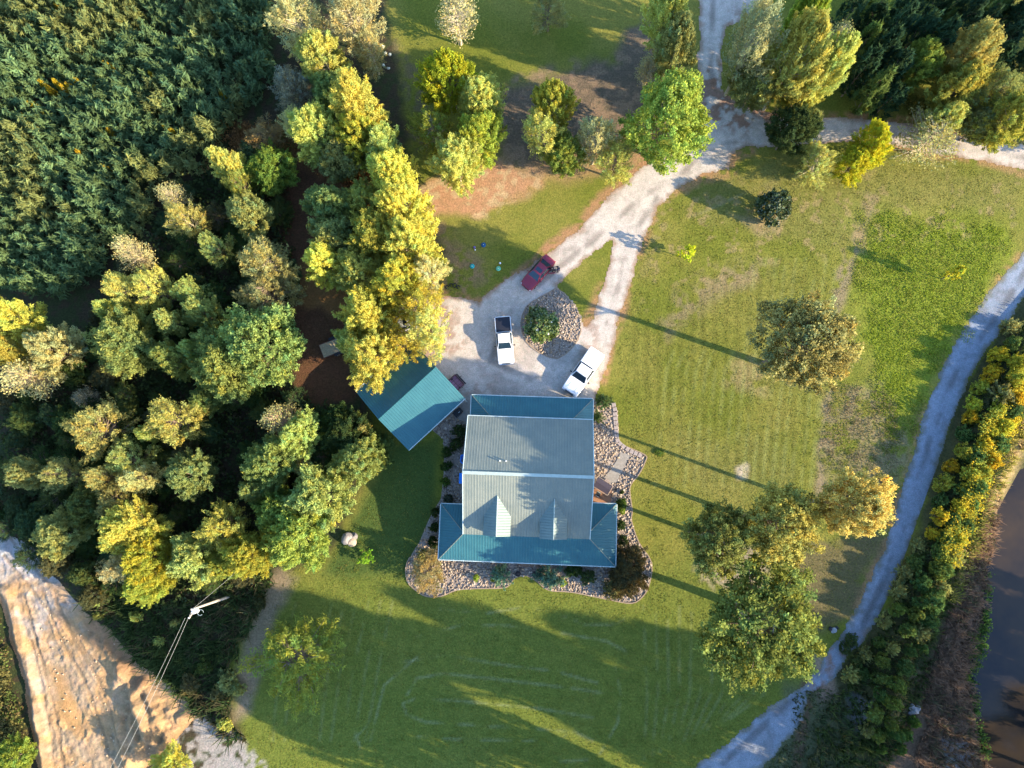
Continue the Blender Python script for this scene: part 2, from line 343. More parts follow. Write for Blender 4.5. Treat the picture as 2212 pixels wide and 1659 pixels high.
a = sm(0, 3, sdist(X, Y, poly([(1330,700),(1500,560),(1800,560),(1780,1080),(1370,1080)])))*0.18
rgb *= (1 - a*band)[:, None]
# fallen leaves scattered over lawn near trees
paint(poly([(1400,420),(2212,380),(2212,500),(1700,560),(1400,640)]), (0.28, 0.20, 0.11), 2, 2, 0.45, (0.58,0.64), seed=55)
Z = (n3-0.5)*0.0
sp = sdist(X, Y, pond_pg)
shade_berm_pl = [W(*p) for p in [(2300,640),(2240,710),(2178,795),(2135,880),(2095,975),(2055,1080),(2020,1180),(1988,1270),(1950,1350),(1915,1440),(1900,1540)]]
def shade_bermz(x, y): return 1.5*(1-sm(0.5, 2.9, ldist(x, y, shade_berm_pl)))  # bank height added so that its shrubs shade the whole road
Z = -0.35*sm(-2.5, 0, sp) - 1.6*sm(0, 5, sp) + shade_bermz(X, Y)
dirt_pg = poly([(-120,1040),(0,1136),(67,1183),(133,1253),(180,1320),(233,1353),(300,1426),(367,1483),(417,1530),(420,1550),(398,1575),(372,1610),(330,1645),(300,1690),(290,1780),(85,1780),(78,1640),(70,1590),(50,1473),(23,1383),(0,1300),(-60,1200),(-200,1100)])
V = np.stack([X, Y, Z], 1); nx_, ny_ = len(gx), len(gy)
I = np.arange(nx_*ny_).reshape(nx_, ny_)
F = np.stack([I[:-1, :-1].ravel(), I[1:, :-1].ravel(), I[1:, 1:].ravel(), I[:-1, 1:].ravel()], 1)
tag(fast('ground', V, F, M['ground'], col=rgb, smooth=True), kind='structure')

# water
def sheet(name, loops, z, mat, kind='structure', jit=0.0, step=0.6, seed=0):
    rs = random.Random(seed); LP = []
    for lp in loops:
        out = []
        for i in range(len(lp)):
            a, b = Vector(lp[i]), Vector(lp[(i+1) % len(lp)]); n = max(1, int((b-a).length/step)) if jit else 1
            if (b-a).length > 60: n = 1
            for k_ in range(n):
                p = a.lerp(b, k_/n)
                if jit and n > 1: p = p + Vector((rs.uniform(-jit, jit), rs.uniform(-jit, jit)))
                out.append(Vector((p.x, p.y, 0)))
        LP.append(out)
    tris = tessellate_polygon(LP); flat = [p for l in LP for p in l]
    me = bpy.data.meshes.new(name); me.from_pydata([(p.x, p.y, z) for p in flat], [], [tuple(t_) for t_ in tris]); me.update()
    bm = bmesh.new(); bm.from_mesh(me)
    for f in bm.faces:
        if f.normal.z < 0: f.normal_flip()
    bm.to_mesh(me); bm.free()
    return tag(link(name, me, mat), kind=kind)
m, t, o = newmat('pond_water'); v = tcoord(t)
c = ramp(t, noise(t, v, 0.12, 4), ((0.35, (0.010, 0.011, 0.014)), (0.7, (0.050, 0.033, 0.018))))
b = bsdf(t, o, c, 0.12, 0, 0.28, bump=noise(t, v, 3, 3), bd=0.02, bs=0.25); M['water'] = m
wp = [(x-1.2 if x < 60 else x, y) for x, y in pond_pg]
sheet('pond_water', [wp], -0.33, M['water'])

# roads
road_pg = poly([(2340,330),(2260,470),(2202,553),(2125,643),(2075,713),(2025,813),(1998,886),(1968,986),(1942,1073),(1912,1180),(1875,1256),(1845,1323),(1820,1362),(1790,1400),(1762,1450),(1732,1476),(1662,1526),(1575,1596),(1518,1640),(1420,1720),(1600,1720),(1688,1613),(1725,1573),(1748,1500),(1800,1476),(1842,1406),(1865,1390),(1905,1333),(1932,1280),(1955,1216),(1992,1106),(2005,1086),(2022,1020),(2055,916),(2085,843),(2108,796),(2152,730),(2212,646),(2300,540),(2400,400)])
def fine_sheet(name, pg, z, mat, base, dark, tracks, seed, hole=None, litter=None, st=0.17, edge=(0.24, 0.15, 0.09), wob=1.1):
    lo = np.maximum(pg.min(0), (-76, -42)); hi = np.minimum(pg.max(0), (70, 66))
    A, B = np.meshgrid(np.arange(lo[0]-0.6, hi[0]+0.6, st), np.arange(lo[1]-0.6, hi[1]+0.6, st), indexing='ij'); nx0, ny0 = A.shape; x, y = A.ravel(), B.ravel()
    s_ = sdist(x, y, pg)
    if hole is not None: s_ = np.minimum(s_, -sdist(x, y, hole))
    s_ = s_ + (fbm(x, y, 1.8, seed)-0.5)*wob*0.6 + (fbm(x, y, 0.5, seed+3)-0.5)*0.45
    c = np.tile(np.array(base), (len(x), 1)); a1 = fbm(x, y, 2.6, seed+5); a2 = fbm(x, y, 0.7, seed+6)
    c = mx(c, sm(0.5, 0.68, a1)*0.55, dark); c = c*(0.86+0.28*a2[:, None])
    for pl_ in tracks:
        d = ldist(x, y, [W(*p) for p in pl_])
        c = mx(c, (1-sm(0.25, 0.6, np.abs(d-0.85)))*0.35*sm(0.3, 0.55, a2), np.array(base)*1.2)
        c = mx(c, (1-sm(0.1, 0.55, d))*0.55*sm(0.38, 0.55, a1), np.array(dark)*0.62)
    e_ = (1-sm(0.0, 0.75, s_+ (a2-0.5)*0.8)); c = mx(c, e_*0.75, edge)
    for (lp, am) in (litter or []):
        q = sm(-1.2, 1.2, sdist(x, y, poly(lp))+(a1-0.5)*4)*am*sm(0.44, 0.60, fbm(x, y, 0.8, seed+9)); c = mx(c, q, (0.21, 0.115, 0.075))
    I_ = np.arange(nx0*ny0).reshape(nx0, ny0); F_ = np.stack([I_[:-1, :-1].ravel(), I_[1:, :-1].ravel(), I_[1:, 1:].ravel(), I_[:-1, 1:].ravel()], 1)
    F_ = F_[(s_[F_] > 0).all(1)]; us, iv = np.unique(F_, return_inverse=True)
    zz = np.full(len(x), z)
    return tag(fast(name, np.stack([x, y, zz], 1)[us], iv.reshape(F_.shape), mat, col=c[us]), kind='structure')
def mx(c_, a, col): return c_*(1-a[:, None]) + np.array(col)*a[:, None]
M['gravelc'] = ground_mat('gravel_surface', 1.6, 0.70, 1.30, 0.05)
fine_sheet('gravel_road', road_pg, 0.012, M['gravelc'], (0.19, 0.225, 0.285), (0.15, 0.155, 0.17), [[(2230,560),(2150,690),(2070,790),(2010,940),(1965,1100),(1915,1240),(1855,1370)],[(1780,1450),(1690,1530),(1560,1650)]], 201, edge=(0.13, 0.12, 0.07),  # the blue of the shade is put into the road's base colour
    litter=[([(1780,1370),(1870,1370),(1850,1430),(1790,1500),(1740,1510),(1740,1460)], 0.8)])
drive_pg = poly([(1508,-40),(1510,40),(1512,66),(1505,143),(1518,187),(1510,250),(1490,320),(1430,342),(1387,358),(1354,393),(1304,433),(1257,487),(1187,540),(1124,585),(1070,622),(1034,652),(987,638),(924,632),(850,640),(830,740),(900,900),(960,930),(1018,900),(1284,872),(1304,820),(1320,760),(1340,686),(1360,620),(1380,553),(1404,493),(1424,447),(1474,403),(1518,380),(1575,367),(1585,337),(1608,320),(1675,320),(1792,310),(1858,307),(1942,320),(2058,340),(2125,350),(2212,370),(2330,410),(2330,350),(2212,313),(2125,297),(2058,283),(1975,267),(1875,257),(1765,250),(1688,247),(1600,225),(1560,190),(1558,110),(1575,60),(1640,25),(1675,-40)])
tri_pg = poly([(1324,518),(1274,553),(1237,590),(1206,618),(1230,642),(1252,672),(1264,700),(1280,686),(1300,620),(1317,553)])
fine_sheet('driveway', drive_pg, 0.016, M['gravelc'], (0.405, 0.365, 0.33), (0.27, 0.235, 0.205), [[(1540,0),(1535,150),(1560,270),(1480,370),(1380,430),(1280,520),(1180,600),(1090,690)],[(2212,340),(2058,312),(1875,285),(1700,285),(1560,310)],[(1440,400),(1365,510),(1335,620),(1305,730),(1270,820)],[(1090,690),(1060,780),(1150,820),(1240,810)]], 202, hole=tri_pg,
    litter=[([(1500,150),(1600,150),(1700,240),(1690,290),(1600,300),(1540,280),(1500,240)], 0.85), ([(1570,20),(1640,0),(1620,60),(1565,90),(1560,180),(1545,180)], 0.8), ([(900,620),(1000,640),(1010,760),(930,790),(840,740)], 0.6), ([(1270,680),(1310,690),(1290,770),(1245,750)], 0.5), ([(1000,820),(1050,830),(1040,880),(950,920)], 0.5)])
isl_pg = poly([(1200,623),(1216,632),(1232,650),(1246,668),(1254,690),(1255,715),(1248,735),(1237,750),(1222,765),(1204,775),(1187,772),(1165,762),(1148,750),(1137,738),(1128,720),(1125,700),(1128,682),(1136,664),(1150,652),(1170,640),(1186,632)])
sheet('rock_bed', [isl_pg], 0.030, M['bed'])
bed_pts = [(1740,1175),(1798,1179),(1809,1204),(1812,1255),(1813,1295),(1834,1308),(1890,1333),(1890,1353),(1872,1389),(1849,1418),(1845,1442),(1852,1496),(1850,1527),(1872,1590),(1909,1649),(1900,1717),(1880,1750),(1850,1767),(1791,1758),(1678,1735),(1619,1731),(1595,1722),(1574,1704),(1542,1686),(1510,1692),(1495,1710),(1475,1722),(1400,1724),(1339,1728),(1294,1746),(1250,1747),(1220,1730),(1194,1703),(1190,1658),(1208,1620),(1228,1590),(1256,1523),(1268,1500),(1292,1461),(1299,1400),(1302,1324),(1298,1285),(1267,1261),(1300,1225),(1357,1172),(1400,1160)]
bed_pg = poly(bed_pts, True)
sheet('rock_bed', [bed_pg], 0.028, M['bed'])
sheet('concrete_path', [poly([(1820,1322),(1846,1334),(1832,1362),(1806,1412),(1790,1418),(1764,1406),(1792,1372),(1806,1350)], True)], 0.085, M['concrete'])
sheet('concrete_path', [poly([(1352,1168),(1385,1150),(1385,1235),(1365,1236),(1330,1222)], True)], 0.05, M['concrete'])

# graded dirt with its mound
st = 0.11
x0, y0 = dirt_pg.min(0); x1, y1 = dirt_pg.max(0); x0 = max(x0, -72); y0 = max(y0, -40)
dxs = np.arange(x0, x1+st, st); dys = np.arange(y0, y1+st, st)
DX, DY = np.meshgrid(dxs, dys, indexing='ij'); X2 = DX.ravel(); Y2 = DY.ravel()
s2 = sdist(X2, Y2, dirt_pg) + (fbm(X2, Y2, 2.0, 77)-0.5)*0.8
U, Vp = unW(X2, Y2)
e1 = fbm(X2, Y2, 5, 61); e2 = fbm(X2, Y2, 1.2, 62); 
along = (U*0.35 + Vp*0.94); across = (U*0.94 - Vp*0.35)
rill = fbm(across/4.0, along/30.0, 3.2, 63)                     # long tracks
e3 = fbm(X2, Y2, 0.55, 64); z2 = 0.05 + (e2-0.5)*0.30 + (rill-0.5)*0.22 + (e3-0.5)*0.22
md = sdist(X2, Y2, poly([(225,1365),(290,1420),(360,1490),(415,1540),(395,1575),(340,1640),(310,1690),(250,1690),(235,1600),(245,1520),(230,1450),(205,1400)]))
furrow = np.sin(across/5.5 + 5*e1)*0.5
z2 += sm(0, 3.0, md)*(1.3 + 0.5*furrow*sm(0, 2, md)) + 0.7*sm(0, 1.5, md)*(e2-0.5)
ridge_pl = [W(*p) for p in [(414,1545),(398,1580),(360,1620),(310,1680)]]
z2 += 1.3*(1-sm(0, 1.8, ldist(X2, Y2, ridge_pl)))
hole = sdist(X2, Y2, poly([(105,1440),(135,1450),(160,1520),(175,1580),(150,1570),(125,1510)]))
z2 += -0.9*sm(-0.5, 0.9, hole + (e2-0.5)*2)
lb = [W(*p) for p in [(0,1300),(23,1383),(50,1473),(70,1590),(78,1680)]]
z2 += 0.9*(1-sm(0.2, 1.3, np.abs(ldist(X2, Y2, lb)-0.9)))
gl = ldist(X2, Y2, [W(*p) for p in [(295,1445),(270,1500),(285,1560),(300,1600),(345,1640)]])
z2 -= 0.8*(1-sm(0.2, 1.5, gl))
RUT = [[(30,1300),(60,1420),(95,1560),(110,1680)],[(55,1290),(90,1420),(125,1560),(140,1680)],[(90,1270),(130,1380),(185,1470),(230,1600),(250,1690)],[(120,1290),(165,1390),(215,1470),(262,1600),(285,1690)],[(10,1200),(90,1300),(150,1360),(210,1440)],[(330,1500),(370,1550),(350,1600)],[(300,1520),(340,1570),(320,1620)],[(20,1160),(80,1230),(140,1300)]]
rt = np.full(len(X2), 9.0)
for q in RUT: rt = np.minimum(rt, ldist(X2, Y2, [W(*p) for p in q]) + (e3-0.5)*0.25)
z2 += -0.05*(1-sm(0.05, 0.25, rt)) + 0.03*(1-sm(0.05, 0.22, np.abs(rt-0.36)))
cl = np.sin(ldist(X2, Y2, [W(*p) for p in RUT[2]])*9)*sm(0.5, 1.0, sdist(X2, Y2, poly([(240,1410),(300,1440),(345,1500),(330,1520),(270,1480)]))); z2 += 0.05*cl
z2 = 0.03 + np.maximum(z2, -0.02)*sm(0, 1.6, s2) + 0.0
cream = np.array((0.38, 0.28, 0.185)); orng = np.array((0.50, 0.28, 0.11)); brn = np.array((0.26, 0.155, 0.085)); grey = np.array((0.40, 0.37, 0.35))
c2 = np.tile(cream, (len(X2), 1))
c2 = mx(c2, sm(0.46, 0.64, rill)*0.35, (0.36, 0.23, 0.13))
c2 = mx(c2, sm(0.55, 0.7, fbm(X2, Y2, 3.5, 69))*0.5, (0.46, 0.26, 0.11))
c2 = mx(c2, sm(0.55, 0.7, e1)*0.6, grey)
c2 = mx(c2, sm(0.54, 0.62, fbm(X2, Y2, 2.2, 70))*0.5, orng)
c2 = mx(c2, sm(-1, 1, hole)*0.8, orng)
c2 = mx(c2, (1-sm(0, 1.6, ldist(X2, Y2, lb)))*0.75, (0.42, 0.20, 0.09))
c2 = mx(c2, sm(-0.5, 1.5, md)*0.75, (0.40, 0.25, 0.13))
br = sdist(X2, Y2, poly([(185,1310),(240,1355),(300,1425),(320,1470),(300,1490),(260,1440),(215,1400),(185,1370)]))
c2 = mx(c2, sm(-1, 1, br + (e2-0.5)*3)*0.85, brn)
c2 = mx(c2, (1-sm(0.3, 1.6, ldist(X2, Y2, ridge_pl)))*0.7, (0.30, 0.17, 0.08))
up = sdist(X2, Y2, poly([(-200,1050),(0,1136),(67,1183),(133,1253),(110,1262),(60,1245),(0,1230),(-200,1180)]))
c2 = mx(c2, sm(-1.5, 1.5, up + (e2-0.5)*2)*0.9, (0.38, 0.38, 0.40))
c2 = mx(c2, (1-sm(0.1, 0.3, rt))*0.5, (0.22, 0.15, 0.09))
c2 = c2*0.80*(0.80 + 0.4*e2[:, None])*(0.82+0.36*e3[:, None])
I2 = np.arange(len(dxs)*len(dys)).reshape(len(dxs), len(dys))
F2 = np.stack([I2[:-1, :-1].ravel(), I2[1:, :-1].ravel(), I2[1:, 1:].ravel(), I2[:-1, 1:].ravel()], 1)
keep = (s2[F2] > 0).all(1); F2 = F2[keep]
used, inv = np.unique(F2, return_inverse=True)
tag(fast('graded_dirt', np.stack([X2, Y2, z2], 1)[used], inv.reshape(F2.shape), M['dirt'], col=c2[used], smooth=True), kind='structure')

# ------------------------------------------------------------------ vegetation kit
def tuft_quads(rs, C_, D_, n, leaf, lat, lon, col, asp=1.0):
    # C_: tuft centres, D_: tuft directions -> leaf quads spread along each tuft
    k_ = len(C_); c = np.repeat(C_, n, 0); d = np.repeat(D_, n, 0)
    s_ = rs.rand(k_*n, 1); c = c + d*(s_-0.35)*lon + rs.randn(k_*n, 3)*lat*(1.15-0.6*s_)
    a = rs.randn(k_*n, 3); a = a/np.linalg.norm(a, axis=1, keepdims=True)
    a = a*0.75 + d*0.5*(asp > 1.0) ; a /= np.linalg.norm(a, axis=1, keepdims=True)
    b = np.cross(a, rs.randn(k_*n, 3)); b /= np.linalg.norm(b, axis=1, keepdims=True)
    sz = leaf*(0.6+0.8*rs.rand(k_*n, 1)); a = a*sz*asp; b = b*sz*0.75/ (asp**0.5)
    V = np.stack([c-a-b*0.35, c-a*0.1-b, c+a*1.0, c-a*0.1+b], 1).reshape(-1, 3)
    F = np.arange(len(V)).reshape(-1, 4)
    cc = np.repeat(np.repeat(col, n, 0)*(0.85+0.3*rs.rand(k_*n, 1)), 4, 0)
    return V, F, cc
def tuft_cols(rs, n, var=0.22, hue=0.10):
    b = 1 + var*rs.randn(n, 1)*0.8; h = rs.randn(n, 1)*hue
    return np.clip(np.concatenate([b*(1+h), b, b*(1-1.2*h)], 1), 0.25, 2.2)
def limbs(pts, rad, n=3):
    Vs = []; Fs = []
    mb = MB()
    for p, r in zip(pts, rad): mb.tube(p, r, n, cap=False)
    return mb
MESH = {}
def make_kind(key, seed, tufts, per, leaf, lat, lon, z0, z1, top=0.5, wobble=0.28, inner=0.45, twigs=30, upb=0.6, trunk_r=0.05, asp=1.0, gloss=False, lobes=6, var=0.22, twr=0.010, drop=0.0):
    rs = np.random.RandomState(seed)
    az = rs.rand(tufts)*2*np.pi; t = rs.rand(tufts)**0.85
    # lumpy envelope made of limbs
    la = rs.rand(lobes)*2*np.pi; lt = rs.rand(lobes)
    lob = np.zeros(tufts)
    for q in range(lobes):
        da = np.abs((az-la[q]+np.pi) % (2*np.pi)-np.pi); lob = np.maximum(lob, np.exp(-(da/0.42)**2 - ((t-lt[q])/0.35)**2))
    prof = np.where(t < top, 0.55+0.45*np.sin(t/top*np.pi/2), np.cos((t-top)/(1-top)*np.pi/2*0.93)**0.75)
    rr = prof*(1-wobble+wobble*1.35*lob)*(inner + (1-inner)*np.sqrt(rs.rand(tufts)))
    C_ = np.stack([rr*np.cos(az), rr*np.sin(az), z0+(z1-z0)*t], 1)
    mid = np.array([0, 0, z0+(z1-z0)*0.25])
    D_ = C_-mid; D_ /= np.linalg.norm(D_, axis=1, keepdims=True)+1e-6; D_[:, 2] += upb; D_ /= np.linalg.norm(D_, axis=1, keepdims=True)
    if drop:
        kp = rs.rand(tufts) > drop*(1-lob); C_, D_ = C_[kp], D_[kp]
    V, F, cc = tuft_quads(rs, C_, D_, per, leaf, lat, lon, tuft_cols(rs, len(C_), var), asp)
    me = fast(key, V, F, M['leafgloss' if gloss else 'leaf'], col=cc).data
    tmp = [o_ for o_ in COL.objects if o_.data == me]
    for o_ in tmp: bpy.data.objects.remove(o_)
    # wood: a tapered, slightly bent trunk with limbs out to a share of the tufts
    mb = MB(); bend = rs.randn(2)*0.05
    tp = [(bend[0]*s_*s_*2, bend[1]*s_*s_*2, z1*0.9*s_) for s_ in (0, 0.2, 0.4, 0.6, 0.8, 1.0)]
    mb.tube(tp, [trunk_r*f for f in (1.25, 1.0, 0.85, 0.6, 0.35, 0.1)], 7)
    idx = rs.choice(len(C_), min(twigs, len(C_)), replace=False)
    for q in idx:
        e = C_[q] + D_[q]*lon*0.4; hz = max(z0*0.6, C_[q][2] - (0.45+0.3*rs.rand())*np.hypot(*C_[q][:2]) - 0.1)
        f = min(1, hz/(z1*0.9)); s0 = (bend[0]*f*f*2, bend[1]*f*f*2, hz)
        m_ = [(s0[i]*0.5+e[i]*0.5) + (0.10 if i == 2 else 0)*rs.randn()*0.6 for i in range(3)]
        mb.tube([s0, m_, tuple(e)], [twr*2.2, twr*1.4, twr*0.4], 3, cap=False)
    wme = bpy.data.meshes.new(key+'_wood'); wme.from_pydata(mb.v, [], mb.f); wme.update(); wme.materials.append(M['bark'])
    MESH[key] = (me, wme, z0, z1)
for i in range(5): make_kind('full%d' % i, 10+i, 380, 84, 0.027, 0.050, 0.46, 0.75, 3.1, top=0.36, twigs=70, drop=0.45, lobes=13, wobble=0.44, twr=0.006, asp=1.9, var=0.14)
for i in range(4): make_kind('green%d' % i, 40+i, 360, 84, 0.027, 0.056, 0.34, 0.7, 2.6, top=0.48, twigs=30, drop=0.5, lobes=15, wobble=0.40, twr=0.006, asp=1.8, var=0.14)
for i in range(4): make_kind('sparse%d' % i, 60+i, 300, 44, 0.025, 0.055, 0.50, 0.8, 3.2, top=0.4, twigs=110, drop=0.55, lobes=10, wobble=0.42, twr=0.007, asp=2.0, var=0.15)
for i in range(2): make_kind('bare%d' % i, 80+i, 300, 9, 0.038, 0.10, 0.45, 0.8, 3.2, top=0.42, twigs=260, drop=0.3, twr=0.0065)
for i in range(3): make_kind('oak%d' % i, 100+i, 520, 60, 0.023, 0.048, 0.15, 1.62, 2.6, top=0.5, twigs=70, upb=0.3, drop=0.45, lobes=18, wobble=0.30, trunk_r=0.065, inner=0.35, var=0.26, twr=0.007)
for i in range(2): make_kind('big%d' % i, 110+i, 620, 60, 0.024, 0.045, 0.22, 0.55, 2.3, top=0.48, twigs=50, drop=0.5, lobes=18, wobble=0.34, upb=0.5, twr=0.006)
for i in range(2): make_kind('dense%d' % i, 120+i, 170, 40, 0.060, 0.08, 0.16, 0.1, 1.9, top=0.4, twigs=8, inner=0.6, gloss=True, wobble=0.2, drop=0.15)
for i in range(4): make_kind('bush%d' % i, 140+i, 130, 34, 0.055, 0.08, 0.34, 0.1, 1.35, top=0.4, twigs=12, drop=0.3, wobble=0.35, trunk_r=0.03)
for i in range(3): make_kind('feather%d' % i, 160+i, 90, 26, 0.055, 0.05, 0.60, 0.15, 1.3, top=0.3, twigs=20, asp=2.2, drop=0.2, wobble=0.4, trunk_r=0.03)
for i in range(3): make_kind('pine%d' % i, 180+i, 60, 22, 0.085, 0.07, 0.42, 0.5, 3.2, top=0.25, twigs=16, asp=2.6, upb=0.9, inner=0.6, wobble=0.3, lobes=7)
for i in range(3): make_kind('sapling%d' % i, 200+i, 34, 12, 0.13, 0.10, 0.25, 1.0, 3.0, top=0.45, twigs=16, trunk_r=0.05, twr=0.014)

BARKP = (0.42, 0.36, 0.24, 1); BARKB = (0.20, 0.15, 0.11, 1)
def plant(name, key, x, y, rad, h, color, label, cat, group=None, seed=0, bark=BARKB, z=0.0):
    me, wme, z0, z1 = MESH[key]; rs = random.Random(seed*7+int(x*13+y*31))
    e = empty(name, (x, y, z), rs.uniform(0, 6.28), label, cat, group)
    s_ = rad; e.scale = (s_, s_, h/z1*0.94)
    c = bpy.data.objects.new('crown' if 'tree' in name or name == 'sapling' else 'foliage', me); COL.objects.link(c); c.parent = e
    j = rs.uniform(0.88, 1.12); c.color = (color[0]*j, color[1]*j*rs.uniform(0.95, 1.05), color[2]*j, 1)
    t_ = bpy.data.objects.new('trunk' if 'tree' in name or name == 'sapling' else 'stem', wme); COL.objects.link(t_); t_.parent = e; t_.color = bark
    return e
YEL = (0.55, 0.52, 0.10); YG = (0.45, 0.46, 0.11); LIME = (0.36, 0.42, 0.12); GRN = (0.22, 0.28, 0.085); DG = (0.065, 0.095, 0.032)
PALE = (0.52, 0.48, 0.20); TAN = (0.45, 0.42, 0.17); GOLD = (0.50, 0.47, 0.12); OLV = (0.29, 0.31, 0.10); BRN = (0.30, 0.28, 0.11)
BGRN = (0.27, 0.35, 0.06); GREY = (0.25, 0.25, 0.16); ORG = (0.47, 0.41, 0.13); OAKG = (0.24, 0.25, 0.07); OAKY = (0.52, 0.42, 0.12)
_kc = {}
def var_(kind):
    n = {'big': 2, 'full': 5, 'green': 4, 'sparse': 4, 'bare': 2, 'oak': 3, 'dense': 2, 'bush': 4, 'feather': 3, 'pine': 3, 'sapling': 3}[kind]
    _kc[kind] = _kc.get(kind, -1)+1; return kind+str(_kc[kind] % n)
NM = {'big': 'broadleaf_tree', 'full': 'broadleaf_tree', 'green': 'broadleaf_tree', 'sparse': 'thin_leaved_tree', 'bare': 'bare_tree', 'oak': 'oak_tree', 'dense': 'evergreen_tree', 'pine': 'pine_tree', 'bush': 'shrub', 'feather': 'shrub'}
def tree(px, py, rpx, h, kind, color, label, group=None, bark=BARKB, name=None, photo=False):
    _, _, z0, z1 = MESH[kind+'0']; big = kind in ('full', 'big', 'green', 'sparse', 'bare') and h > 4 and name is None
    if big: h *= 0.90; rpx *= 1.24 if (px < 1340 and px > 60) else 1.14
    hc = h*(0.73 if kind == 'oak' else 0.45 if kind in ('dense', 'bush', 'feather') else 0.62)
    x, y = (P if photo else W)(px, py, hc); rad = rpx/(1.35624 if photo else 1)*(CAM_H-hc)/FOC
    return plant(name or NM[kind], var_(kind), x, y, rad, h, color, label, 'tree' if kind not in ('bush', 'feather') else 'shrub', group, len(_kc), bark)

